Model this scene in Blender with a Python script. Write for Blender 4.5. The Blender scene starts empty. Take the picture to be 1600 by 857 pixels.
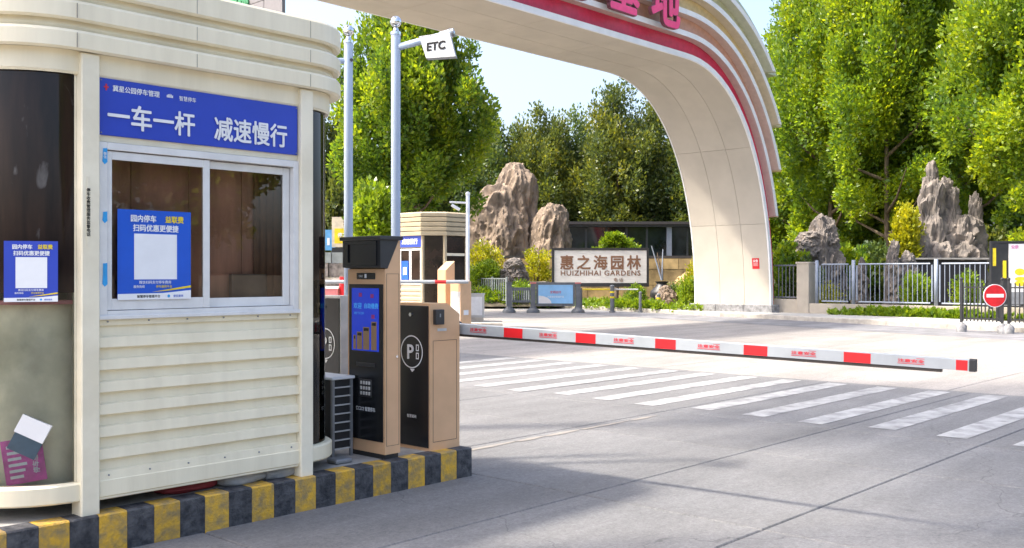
import bpy, bmesh, math, random
import numpy as np
from mathutils import Vector, Matrix, noise

# ------------------------------------------------------------------ camera, sky, sun, exposure
S = bpy.context.scene
C = S.collection
# world axes: +X runs along the traffic island, +Y across the lane to the left, Z up
PHI = math.radians(42.72)                      # heading of the camera
FWD = Vector((math.cos(PHI), math.sin(PHI), 0))
RGT = Vector((math.sin(PHI), -math.cos(PHI), 0))
EYE = 1.5
cam = bpy.data.cameras.new('camera'); cam.sensor_width = 36; cam.lens = 34.7
cam.clip_start = 0.05; cam.clip_end = 3000
co = bpy.data.objects.new('camera', cam); C.objects.link(co)
co.location = (0, 0, EYE); co.rotation_euler = (math.radians(90), 0, PHI - math.radians(90))
S.camera = co

SUN_FROM = Vector((-1.62, 1.3, 3.0)).normalized()
w = bpy.data.worlds.new('World'); S.world = w; w.use_nodes = True
nt = w.node_tree; nt.nodes.clear()
sky = nt.nodes.new('ShaderNodeTexSky'); sky.sky_type = 'NISHITA'; sky.sun_disc = False
sky.sun_elevation = math.asin(SUN_FROM.z)
sky.sun_rotation = math.atan2(SUN_FROM.x, SUN_FROM.y)
sky.air_density = 0.85; sky.dust_density = 5.8; sky.ozone_density = 1.4
bg = nt.nodes.new('ShaderNodeBackground'); bg.inputs[1].default_value = 0.15
wo = nt.nodes.new('ShaderNodeOutputWorld')
nt.links.new(sky.outputs[0], bg.inputs[0]); nt.links.new(bg.outputs[0], wo.inputs[0])
sl = bpy.data.lights.new('sun', 'SUN'); sl.energy = 2.0; sl.angle = math.radians(3.2); sl.color = (1.0, 0.92, 0.80)
so = bpy.data.objects.new('sun', sl); C.objects.link(so)
so.rotation_euler = (-SUN_FROM).to_track_quat('-Z', 'Y').to_euler(); so.location = (0, 0, 30)
S.view_settings.view_transform = 'Standard'; S.view_settings.look = 'None'
S.view_settings.exposure = 1.84; S.view_settings.gamma = 1.0
S.view_settings.use_curve_mapping = False

# ------------------------------------------------------------------ helpers
F = 1542.0
def at(x, y, d):
    """a place seen in the survey picture at x, y, standing d metres ahead"""
    p = RGT * ((x - 800) / F * d) + FWD * d
    return Vector((p.x, p.y, EYE + (428 - y) / F * d))
def gnd(x, y, z=0.0):
    return at(x, y, (EYE - z) * F / (y - 428))

MATS = {}
def nodes_of(m):
    m.use_nodes = True
    return m.node_tree, m.node_tree.nodes['Principled BSDF']
def pm(name, col, rough=0.5, metal=0.0, var=0.12, scale=6.0, bump=0.0, bscale=60.0, stretch=(1, 1, 1), col2=None, spec=0.5, rnd=0.0, detail=6):
    """procedural surface: base colour broken up by noise, with fine relief"""
    m = bpy.data.materials.new(name); t, b = nodes_of(m)
    N = t.nodes; L = t.links
    tc = N.new('ShaderNodeTexCoord'); mp = N.new('ShaderNodeMapping'); mp.inputs['Scale'].default_value = stretch
    L.new(tc.outputs['Object'], mp.inputs[0])
    nz = N.new('ShaderNodeTexNoise'); nz.inputs['Scale'].default_value = scale; nz.inputs['Detail'].default_value = detail
    nz.inputs['Roughness'].default_value = 0.6
    L.new(mp.outputs[0], nz.inputs['Vector'])
    rp = N.new('ShaderNodeValToRGB')
    c = Vector(col[:3]); e = rp.color_ramp.elements
    lo = Vector(col2) if col2 else c * (1 - var * 1.6)
    e[0].position = 0.36; e[1].position = 0.62
    e[0].color = (*lo, 1); e[1].color = (*(c * (1 + var * 0.5)), 1)
    L.new(nz.outputs[0], rp.inputs[0])
    src = rp.outputs[0]
    if rnd:
        oi = N.new('ShaderNodeObjectInfo'); mr = N.new('ShaderNodeMapRange')
        mr.inputs[3].default_value = 1 - rnd; mr.inputs[4].default_value = 1 + rnd
        L.new(oi.outputs['Random'], mr.inputs[0])
        mx = N.new('ShaderNodeVectorMath'); mx.operation = 'SCALE'
        L.new(src, mx.inputs[0]); L.new(mr.outputs[0], mx.inputs['Scale']); src = mx.outputs[0]
    L.new(src, b.inputs['Base Color'])
    b.inputs['Roughness'].default_value = rough; b.inputs['Metallic'].default_value = metal
    b.inputs['Specular IOR Level'].default_value = spec
    if bump:
        n2 = N.new('ShaderNodeTexNoise'); n2.inputs['Scale'].default_value = bscale; n2.inputs['Detail'].default_value = 5
        L.new(mp.outputs[0], n2.inputs['Vector'])
        bp = N.new('ShaderNodeBump'); bp.inputs['Strength'].default_value = bump; bp.inputs['Distance'].default_value = 0.02
        L.new(n2.outputs[0], bp.inputs['Height']); L.new(bp.outputs[0], b.inputs['Normal'])
    MATS[name] = m
    return m

def leaf_mat(name, cols, trans=0.4):
    m = bpy.data.materials.new(name); t, b = nodes_of(m); N = t.nodes; L = t.links
    a = N.new('ShaderNodeAttribute'); a.attribute_name = 'tone'
    rp = N.new('ShaderNodeValToRGB'); e = rp.color_ramp.elements
    while len(e) < len(cols): e.new(0.5)
    for i, c in enumerate(cols):
        e[i].position = i / (len(cols) - 1); e[i].color = (*c, 1)
    L.new(a.outputs['Fac'], rp.inputs[0]); L.new(rp.outputs[0], b.inputs['Base Color'])
    b.inputs['Roughness'].default_value = 0.36; b.inputs['Specular IOR Level'].default_value = 0.5
    tr = N.new('ShaderNodeBsdfTranslucent'); mx = N.new('ShaderNodeMixShader'); mx.inputs[0].default_value = trans
    hs = N.new('ShaderNodeVectorMath'); hs.operation = 'MULTIPLY'; hs.inputs[1].default_value = (1.85, 1.6, 0.6)
    L.new(rp.outputs[0], hs.inputs[0]); L.new(hs.outputs[0], tr.inputs[0])
    o = N['Material Output']; L.new(b.outputs[0], mx.inputs[1]); L.new(tr.outputs[0], mx.inputs[2]); L.new(mx.outputs[0], o.inputs[0])
    MATS[name] = m; return m

def glass_mat(name, tint, refl=1.45, rough=0.0):
    """thin sheet of glass: tinted see-through with its own reflection"""
    m = bpy.data.materials.new(name); t, b = nodes_of(m); N = t.nodes; L = t.links
    N.remove(b)
    tr = N.new('ShaderNodeBsdfTransparent'); gl = N.new('ShaderNodeBsdfGlossy'); gl.inputs['Roughness'].default_value = rough
    fr = N.new('ShaderNodeFresnel'); fr.inputs[0].default_value = refl; mx = N.new('ShaderNodeMixShader')
    nz = N.new('ShaderNodeTexNoise'); nz.inputs['Scale'].default_value = 3; tc = N.new('ShaderNodeTexCoord')
    L.new(tc.outputs['Object'], nz.inputs['Vector'])
    rp = N.new('ShaderNodeValToRGB'); e = rp.color_ramp.elements
    e[0].position = .3; e[1].position = .7; e[0].color = (*[c * .88 for c in tint], 1); e[1].color = (*tint, 1)
    L.new(nz.outputs[0], rp.inputs[0]); L.new(rp.outputs[0], tr.inputs[0])
    L.new(fr.outputs[0], mx.inputs[0]); L.new(tr.outputs[0], mx.inputs[1]); L.new(gl.outputs[0], mx.inputs[2])
    L.new(mx.outputs[0], N['Material Output'].inputs[0]); MATS[name] = m; return m

def glow_mat(name, col, strength):
    m = pm(name, col, 0.2, var=0.05); b = m.node_tree.nodes['Principled BSDF']
    b.inputs['Emission Color'].default_value = (*col, 1); b.inputs['Emission Strength'].default_value = strength
    return m

ORG = {}
def root_loc(o):
    return ORG.get(o.name, Vector((0, 0, 0)))
def put(name, me, mat, parent=None, smooth=False):
    o = bpy.data.objects.new(name, me); C.objects.link(o)
    if mat is not None and not me.materials: me.materials.append(MATS[mat] if isinstance(mat, str) else mat)
    if parent is not None:
        o.parent = parent; ORG[o.name] = root_loc(parent)
    if smooth:
        for p in me.polygons: p.use_smooth = True
    return o
def tag(o, label=None, cat=None, group=None, kind=None):
    if label: o['label'] = label
    if cat: o['category'] = cat
    if group: o['group'] = group
    if kind: o['kind'] = kind
    return o
def thing(name, loc, label=None, cat=None, group=None, kind=None):
    o = bpy.data.objects.new(name, None); C.objects.link(o); o.location = loc; o.empty_display_size = .2
    ORG[o.name] = Vector(loc)
    return tag(o, label, cat, group, kind)
def copy_tree(o, parent=None):
    c = o.copy(); C.objects.link(c); c.parent = parent
    for ch in list(o.children): copy_tree(ch, c)
    return c

class MB:
    """collects shapes given in world metres; build() links them as one mesh"""
    def __init__(s): s.v = []; s.f = []
    def add(s, vs, fs):
        n = len(s.v); s.v += [tuple(p) for p in vs]; s.f += [tuple(i + n for i in f) for f in fs]; return s
    def box(s, x0, x1, y0, y1, z0, z1, ch=0.0):
        if ch:
            b = bmesh.new(); bmesh.ops.create_cube(b, size=1)
            for q in b.verts: q.co = Vector(((x0 + x1) / 2 + q.co.x * (x1 - x0), (y0 + y1) / 2 + q.co.y * (y1 - y0), (z0 + z1) / 2 + q.co.z * (z1 - z0)))
            bmesh.ops.bevel(b, geom=b.edges[:], offset=ch, segments=1, affect='EDGES')
            b.verts.index_update()
            s.add([q.co.copy() for q in b.verts], [[q.index for q in f.verts] for f in b.faces]); b.free(); return s
        vs = [(x, y, z) for z in (z0, z1) for y in (y0, y1) for x in (x0, x1)]
        return s.add(vs, [(0, 2, 3, 1), (4, 5, 7, 6), (0, 1, 5, 4), (2, 6, 7, 3), (0, 4, 6, 2), (1, 3, 7, 5)])
    def obox(s, c, ax, lx, ay, ly, lz, z0):
        """box standing on z0: centre c, half extents along the horizontal directions ax, ay"""
        ax = Vector(ax).normalized(); ay = Vector(ay).normalized(); c = Vector((c[0], c[1], 0))
        vs = [c + ax * (i * lx) + ay * (j * ly) + Vector((0, 0, z)) for z in (z0, z0 + lz) for j in (-1, 1) for i in (-1, 1)]
        return s.add(vs, [(0, 2, 3, 1), (4, 5, 7, 6), (0, 1, 5, 4), (2, 6, 7, 3), (0, 4, 6, 2), (1, 3, 7, 5)])
    def prism(s, poly, h0, h1, fn):
        """poly of 2-D points extruded from h0 to h1; fn(a, b, h) gives the world point"""
        n = len(poly); vs = [fn(a, b, h) for h in (h0, h1) for a, b in poly]
        fs = [tuple(range(n - 1, -1, -1)), tuple(range(n, 2 * n))] + [(i, (i + 1) % n, n + (i + 1) % n, n + i) for i in range(n)]
        return s.add(vs, fs)
    def tube(s, p0, p1, r0, r1=None, n=10, caps=True):
        p0 = Vector(p0); p1 = Vector(p1); r1 = r0 if r1 is None else r1
        d = (p1 - p0).normalized(); a = d.orthogonal().normalized(); b = d.cross(a)
        vs = [p + (a * math.cos(k * 2 * math.pi / n) + b * math.sin(k * 2 * math.pi / n)) * r for p, r in ((p0, r0), (p1, r1)) for k in range(n)]
        fs = [(k, (k + 1) % n, n + (k + 1) % n, n + k) for k in range(n)]
        if caps: fs += [tuple(range(n - 1, -1, -1)), tuple(range(n, 2 * n))]
        return s.add(vs, fs)
    def lathe(s, c, prof, n=14):
        """profile of (radius, z) turned about the vertical through c"""
        vs = [(c[0] + r * math.cos(k * 2 * math.pi / n), c[1] + r * math.sin(k * 2 * math.pi / n), z) for r, z in prof for k in range(n)]
        fs = [(i * n + k, i * n + (k + 1) % n, (i + 1) * n + (k + 1) % n, (i + 1) * n + k) for i in range(len(prof) - 1) for k in range(n)]
        fs += [tuple(range(n - 1, -1, -1)), tuple((len(prof) - 1) * n + k for k in range(n))]
        return s.add(vs, fs)
    def ball(s, c, r, n=14, m=8, sz=1.0):
        prof = [(max(1e-3, r * math.sin(math.pi * i / m)), c[2] - r * sz * math.cos(math.pi * i / m)) for i in range(m + 1)]
        return s.lathe(c, prof, n)
    def sweep(s, path, prof, closed=True):
        """path: list of (point, outward normal); prof: list of (offset, z) from bottom to top"""
        n = len(path); m = len(prof)
        vs = [(p[0] + nn[0] * o, p[1] + nn[1] * o, z) for o, z in prof for p, nn in path]
        fs = []
        for j in range(m - 1):
            for i in range(n if closed else n - 1):
                fs.append((j * n + i, j * n + (i + 1) % n, (j + 1) * n + (i + 1) % n, (j + 1) * n + i))
        return s.add(vs, fs)
    def build(s, name, mat, parent=None, smooth=False):
        o = root_loc(parent) if parent is not None else Vector((0, 0, 0))
        me = bpy.data.meshes.new(name)
        me.from_pydata([(p[0] - o.x, p[1] - o.y, p[2] - o.z) for p in s.v], [], s.f); me.update()
        return put(name, me, mat, parent, smooth)

def smooth_by_angle(o, deg=35):
    me = o.data
    for p in me.polygons: p.use_smooth = True
    me.set_sharp_from_angle(angle=math.radians(deg)); return o

def text(name, body, size, mat, parent, pos, xdir, up=(0, 0, 1), bold=0.0, depth=0.0, align='CENTER', sx=1.0, space=1.0, shear=0.0):
    """lettering as a mesh; pos = middle of the line; bold strokes are shifted copies laid a hair apart"""
    c = bpy.data.curves.new('t', 'FONT'); c.body = body; c.size = size; c.align_x = align; c.align_y = 'CENTER'
    c.extrude = depth; c.resolution_u = 3; c.space_character = space; c.shear = shear
    o = bpy.data.objects.new('t', c); C.objects.link(o)
    dg = bpy.context.evaluated_depsgraph_get()
    me = bpy.data.meshes.new_from_object(o.evaluated_get(dg)); bpy.data.objects.remove(o); bpy.data.curves.remove(c)
    if bold and len(me.vertices):
        e = bold * size; st = min(.0006, size * .004); b = bmesh.new()
        sh = [(0, 0), (e, 0), (-e, 0), (0, e), (0, -e), (e * .7, e * .7), (-e * .7, e * .7), (e * .7, -e * .7), (-e * .7, -e * .7)] if size > .1 else [(0, 0), (e, e * .7), (-e, -e * .7), (e, -e * .7), (-e, e * .7)]
        for k, (dx, dy) in enumerate(sh):
            n0 = len(b.verts); b.from_mesh(me); b.verts.ensure_lookup_table()
            for q in b.verts[n0:]: q.co.x += dx; q.co.y += dy; q.co.z += (1 if q.co.z >= 0 else -1) * st * k if depth else st * k
        b.to_mesh(me); b.free()
    x = Vector(xdir).normalized(); u = Vector(up).normalized(); n = x.cross(u)
    u = n.cross(x)
    M = Matrix((( x.x * sx, u.x, n.x, 0), (x.y * sx, u.y, n.y, 0), (x.z * sx, u.z, n.z, 0), (0, 0, 0, 1)))
    # the line is centred on the ink, not on the baseline
    if len(me.vertices):
        zs = [q.co.y for q in me.vertices]; me.transform(Matrix.Translation((0, -(min(zs) + max(zs)) / 2, 0)))
    org = root_loc(parent) if parent is not None else Vector((0, 0, 0))
    me.transform(Matrix.Translation(Vector(pos) - org) @ M)
    me.materials.clear(); me.name = name
    return put(name, me, mat, parent)

def arr_mesh(name, V, Q):
    """mesh from numpy vertices and quads"""
    me = bpy.data.meshes.new(name)
    me.vertices.add(len(V)); me.vertices.foreach_set('co', V.astype(np.float32).ravel())
    me.loops.add(Q.size); me.loops.foreach_set('vertex_index', Q.astype(np.int32).ravel())
    me.polygons.add(len(Q)); me.polygons.foreach_set('loop_start', np.arange(0, Q.size, 4, dtype=np.int32))
    me.polygons.foreach_set('loop_total', np.full(len(Q), 4, dtype=np.int32))
    me.update(calc_edges=True); me.validate(); return me
def unit(a): return a / np.maximum(np.linalg.norm(a, axis=1, keepdims=True), 1e-6)
def crown_mesh(name, c, r, n_clump, clump_r, n_leaf, leaf, seed, shape='egg', tall=1.5, inner=0.3, wide=0.6, up=0.7):
    """foliage: leaf-sized faces gathered in clumps through a crown's volume"""
    g = np.random.default_rng(seed)
    d = unit(g.normal(size=(n_clump, 3)))
    ph = g.uniform(0, 6.28, 6); az = np.arctan2(d[:, 1], d[:, 0]); el = d[:, 2]
    rf = 0.88 + 0.11 * np.sin(3 * az + ph[0] + 2 * el) + 0.10 * np.sin(5 * az + ph[1] - 4 * el) + g.uniform(-.30, .17, n_clump)
    isin = g.random(n_clump) < inner
    rf = np.where(isin, g.uniform(.2, .75, n_clump), rf)
    R = np.array(r)
    P = d * R * rf[:, None]
    t = np.clip(P[:, 2] / R[2], -1, 1)
    if shape == 'egg':
        k = np.where(t > 0, 1 - .45 * t ** 1.5, 1 - .12 * t * t)
    elif shape == 'cone':
        k = 1.1 - .55 * (t + 1) / 2 - .12 * np.abs(np.sin(t * 7 + ph[2]))
    else: k = np.ones_like(t)
    P[:, :2] *= k[:, None]; P += np.array(c)
    cr = clump_r * g.uniform(.6, 1.25, n_clump)
    per = g.poisson(n_leaf / n_clump * (cr / cr.mean()) ** 1.5)
    idx = np.repeat(np.arange(n_clump), per); n = len(idx)
    off = unit(g.normal(size=(n, 3))) * (g.random((n, 1)) ** .5)
    outw = unit(P[idx] - np.array(c) - np.array([0, 0, -R[2] * .3]))
    pos = P[idx] + off * cr[idx][:, None] * np.array([.8, .8, tall * .8])
    pos[:, 2] += .35 * cr[idx] * tall * (outw * off).sum(1)
    ax = unit(off * .9 + outw * .45 + np.array([0, 0, up]) + g.normal(size=(n, 3)) * .55)
    sd = unit(np.cross(ax, g.normal(size=(n, 3))))
    ln = leaf * g.uniform(.5, 1.5, (n, 1))
    nr = np.cross(ax, sd)
    bend = nr * ln * g.uniform(-.16, .16, (n, 1))
    V = np.stack([pos, pos + ax * ln * .5 + sd * ln * wide * .5 + bend, pos + ax * ln, pos + ax * ln * .5 - sd * ln * wide * .5 + bend], 1).reshape(-1, 3)
    me = arr_mesh(name, V, np.arange(n * 4).reshape(-1, 4))
    ct = g.uniform(0, 1, n_clump)
    tone = np.clip(.5 * ct[idx] + .5 * g.random(n) + g.normal(size=n) * .05, 0, 1)
    a = me.attributes.new('tone', 'FLOAT', 'FACE'); a.data.foreach_set('value', tone.astype(np.float32))
    return me
def limb(mb, pts, r0, r1, n=8):
    for i in range(len(pts) - 1):
        a = r0 + (r1 - r0) * i / (len(pts) - 1); b = r0 + (r1 - r0) * (i + 1) / (len(pts) - 1)
        mb.tube(pts[i], pts[i + 1], a, b, n, caps=False)
def tree(base, h, crown_z, rad, label, seed, mat, name='broadleaf_tree', cat='tree', group=None, n_clump=260, clump_r=.8, n_leaf=26000, leaf=.24, shape='egg', trunk_r=.2, ell=1.0, bark='bark', tall=1.5, wide=.6, inner=.3):
    """crown from crown_z up to h above the foot"""
    t = thing(name, base, label, cat, group)
    g = random.Random(seed); B = Vector(base)
    zc = (h + crown_z) / 2; rz = (h - crown_z) / 2
    mb = MB(); lean = Vector((g.uniform(-.3, .3), g.uniform(-.3, .3), 0))
    top = B + lean + Vector((0, 0, crown_z + rz * 1.2))
    pts = [B + Vector((0, 0, -.2)), B + lean * .25 + Vector((0, 0, crown_z * .5)), B + lean * .6 + Vector((0, 0, crown_z)), top]
    limb(mb, pts, trunk_r, trunk_r * .35, 10)
    for k in range(9):
        f = g.uniform(.3, .95); s = pts[2].lerp(top, f - .3); an = g.uniform(0, 6.28); ln = rad * g.uniform(.5, .85)
        e = s + Vector((math.cos(an) * ln, math.sin(an) * ln, g.uniform(.4, .9) * ln + .3))
        m = s.lerp(e, .5) + Vector((0, 0, -.1 * ln)); limb(mb, [s, m, e], trunk_r * .42, trunk_r * .1, 6)
    smooth_by_angle(mb.build('trunk', bark, t), 60)
    me = crown_mesh('crown', (lean.x, lean.y, zc), (rad, rad * ell, rz), n_clump, clump_r, n_leaf, leaf, seed, shape, tall, inner, wide)
    o = put('crown', me, mat, t); o['kind'] = 'stuff'
    return t
def bush(base, r, label, seed, mat, name='bush', cat='bush', group=None, n_leaf=3500, leaf=.12, n_clump=70, clump_r=.3, shape='ball', stem=True, tall=1.0, inner=.2):
    t = thing(name, base, label, cat, group); B = Vector(base); g = random.Random(seed)
    if stem:
        mb = MB()
        for k in range(5):
            an = k * 1.256 + g.random(); limb(mb, [B + Vector((0, 0, -.05)), B + Vector((math.cos(an) * r[0] * .2, math.sin(an) * r[1] * .2, r[2] * .8)), B + Vector((math.cos(an) * r[0] * .5, math.sin(an) * r[1] * .5, r[2] * 1.4))], .035, .012, 5)
        mb.build('stem', 'bark', t)
    o = put('foliage', crown_mesh('foliage', (0, 0, r[2]), r, n_clump, clump_r, n_leaf, leaf, seed, shape, tall, inner), mat, t); o['kind'] = 'stuff'
    return t

def rock_mesh(c, r, seed, style='block', sub=5, top=.75, lean=(0, 0), twist=0.0):
    """weathered boulder: columnar body with clefts, hollows and fine chipping"""
    b = bmesh.new(); bmesh.ops.create_icosphere(b, subdivisions=sub, radius=1)
    s = Vector((seed * 7.31, seed * 3.77, seed * 1.93)); N = noise.noise
    for q in b.verts:
        n = q.co.normalized(); t = n.z
        k = (abs(n.x) ** 3 + abs(n.y) ** 3 + abs(n.z) ** 3) ** (-1 / 3)
        p = n * (k * .75 + .25)
        taper = top + (1 - top) * (.5 - .5 * p.z)
        p.x *= taper; p.y *= taper
        sc = (r[0] * r[1]) ** .5; P_ = Vector((p.x * r[0] / sc, p.y * r[1] / sc, p.z * r[2] / sc))
        if style == 'block':
            d = .22 * N(P_ * .8 + s) + .34 * (.28 - abs(N(Vector((P_.x * 1.9, P_.y * 1.9, P_.z * .4)) + s)))
            d += .20 * (.25 - abs(N(Vector((P_.x * 4.2, P_.y * 4.2, P_.z * 1.2)) - s))) + .05 * N(P_ * 7 + s) + .03 * N(P_ * 15 + s)
        else:
            w_ = N(P_ * 1.6 + s) * .7
            d = .30 * N(P_ * 1.1 + s) + .42 * (.28 - abs(N(Vector((P_.x * 1.7, P_.y * 1.7, P_.z * 1.9)) + s + Vector((w_, w_, w_)))))
            d += .22 * (.25 - abs(N(P_ * 3.6 - s))) + .10 * N(P_ * 6.5 + s) + .06 * N(P_ * 14 + s)
        vd = noise.voronoi(P_ * (2.0 if style == 'block' else 2.8) + s)[0]; d += (.16 if style == 'block' else .32) * min(.22, vd[1] - vd[0]) - .04
        p += Vector((n.x, n.y, n.z * .35)) * d
        ang = twist * p.z; ca, sa = math.cos(ang), math.sin(ang)
        p = Vector((p.x * ca - p.y * sa, p.x * sa + p.y * ca, p.z))
        hz = (p.z + 1) / 2
        q.co = Vector((c[0] + p.x * r[0] + lean[0] * hz, c[1] + p.y * r[1] + lean[1] * hz, c[2] + p.z * r[2]))
    me = bpy.data.meshes.new('rock'); b.to_mesh(me); b.free(); return me
def rock(name, parent, c, r, seed, mat, **kw):
    o = root_loc(parent) if parent is not None else Vector((0, 0, 0))
    me = rock_mesh((c[0] - o.x, c[1] - o.y, c[2] - o.z), r, seed, **kw)
    return smooth_by_angle(put(name, me, mat, parent), 22)

def rrect(x0, x1, y0, y1, rl, rr, n=10, sides='all'):
    """rounded rectangle, counter-clockwise, as (point, outward normal)"""
    out = []
    for cx, cy, a0, r in ((x0 + rl, y0 + rl, 180, rl), (x1 - rr, y0 + rr, 270, rr), (x1 - rr, y1 - rr, 0, rr), (x0 + rl, y1 - rl, 90, rl)):
        for k in range(n + 1):
            a = math.radians(a0 + 90 * k / n); nn = (math.cos(a), math.sin(a)); out.append(((cx + r * nn[0], cy + r * nn[1]), nn))
    return out

# ------------------------------------------------------------------ materials
pm('cream', (.83, .755, .56), .42, var=.05, scale=2.2, stretch=(3, 3, .35), bump=.04, bscale=25, col2=(.765, .69, .505), detail=9)
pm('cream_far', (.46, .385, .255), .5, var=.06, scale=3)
pm('cream_light', (.84, .775, .60), .4, var=.05, scale=3, col2=(.74, .67, .50))
pm('aluminium_white', (.72, .715, .69), .35, var=.05, scale=8)
pm('rubber', (.02, .02, .022), .6)
pm('sign_blue', (.025, .06, .46), .35, var=.05, scale=3)
pm('poster_blue', (.012, .10, .58), .3, var=.06, scale=3)
pm('cyan', (.03, .35, .75), .4)
pm('white_print', (.82, .83, .84), .4, var=.03)
pm('yellow_print', (.80, .62, .02), .4)
pm('red_print', (.62, .03, .05), .4)
pm('black_print', (.012, .012, .013), .7, spec=.15)
pm('pink_print', (.75, .07, .42), .5, var=.2, scale=20)
pm('pink_dull', (.62, .20, .20), .6)
pm('card_blue', (.10, .20, .32), .5)
pm('reflection_brown', (.74, .49, .40), .55, var=.2, scale=2, stretch=(3, 3, .4))  # brown reflection in the window, put into the colour of boards behind it
pm('brown_board_light', (.30, .14, .085), .5)
pm('reflection_sheet', (.26, .17, .11), .8)
pm('inner_beige', (.78, .69, .50), .6)
pm('inner_dark', (.03, .026, .026), .6)
glass_mat('glass', (.93, .95, .93))
glass_mat('glass_window', (.88, .82, .77), 1.52)
glass_mat('glass_green', (.72, .82, .78), 1.45)
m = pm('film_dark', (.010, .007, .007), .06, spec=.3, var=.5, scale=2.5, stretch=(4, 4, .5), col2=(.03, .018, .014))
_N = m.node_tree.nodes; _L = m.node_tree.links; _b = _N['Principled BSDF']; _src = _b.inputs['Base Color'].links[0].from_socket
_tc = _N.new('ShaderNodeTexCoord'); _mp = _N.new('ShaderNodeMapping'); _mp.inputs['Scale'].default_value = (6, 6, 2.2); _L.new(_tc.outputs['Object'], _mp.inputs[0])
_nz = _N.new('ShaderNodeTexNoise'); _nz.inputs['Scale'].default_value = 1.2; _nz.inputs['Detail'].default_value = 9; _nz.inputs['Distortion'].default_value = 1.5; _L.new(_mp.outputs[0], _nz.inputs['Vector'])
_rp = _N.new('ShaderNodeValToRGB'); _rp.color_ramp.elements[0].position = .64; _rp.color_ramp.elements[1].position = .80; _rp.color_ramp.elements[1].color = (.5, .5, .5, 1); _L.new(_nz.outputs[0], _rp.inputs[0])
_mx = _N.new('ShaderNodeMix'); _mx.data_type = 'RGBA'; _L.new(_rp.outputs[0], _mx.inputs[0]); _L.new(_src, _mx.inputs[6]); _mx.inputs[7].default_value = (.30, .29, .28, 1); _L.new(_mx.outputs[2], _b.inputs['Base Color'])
pm('film_brown', (.022, .013, .010), .08, var=.5, scale=2)
pm('terminal_brown', (.68, .42, .235), .38, metal=.1, var=.06, scale=3)
pm('terminal_light', (.60, .585, .55), .4)
pm('terminal_black', (.010, .011, .013), .22, var=.2, scale=4)
pm('hood_black', (.025, .026, .028), .4, var=.15)
glow_mat('screen_blue', (.008, .03, .36), .22)
glow_mat('screen_cyan', (.05, .28, .55), .2)
glow_mat('screen_tan', (.20, .125, .07), .08)
glow_mat('screen_red', (.20, .02, .14), .1)
pm('pole_paint', (.42, .50, .63), .28, var=.05, scale=4, stretch=(1, 1, .3))
pm('chrome', (.72, .73, .74), .12, metal=1.0, var=.05)
pm('white_metal', (.74, .75, .76), .35, var=.06, scale=6)
pm('grey_metal', (.28, .29, .30), .4, metal=.4)
pm('arm_white', (.35, .375, .395), .35, var=.05)
pm('arm_red', (.62, .012, .018), .35, var=.06)
pm('arm_rubber', (.035, .028, .024), .5)
pm('island_top', (.36, .345, .32), .8, var=.2, scale=5, bump=.3, bscale=60)
pm('kerb_yellow', (.62, .355, .03), .7, var=.15, scale=16, bump=.4, bscale=60, col2=(.30, .215, .09), detail=12, rnd=.10)
pm('kerb_black', (.075, .075, .078), .7, var=.2, scale=18, bump=.45, bscale=55, col2=(.022, .023, .028), detail=12, rnd=.15)
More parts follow.
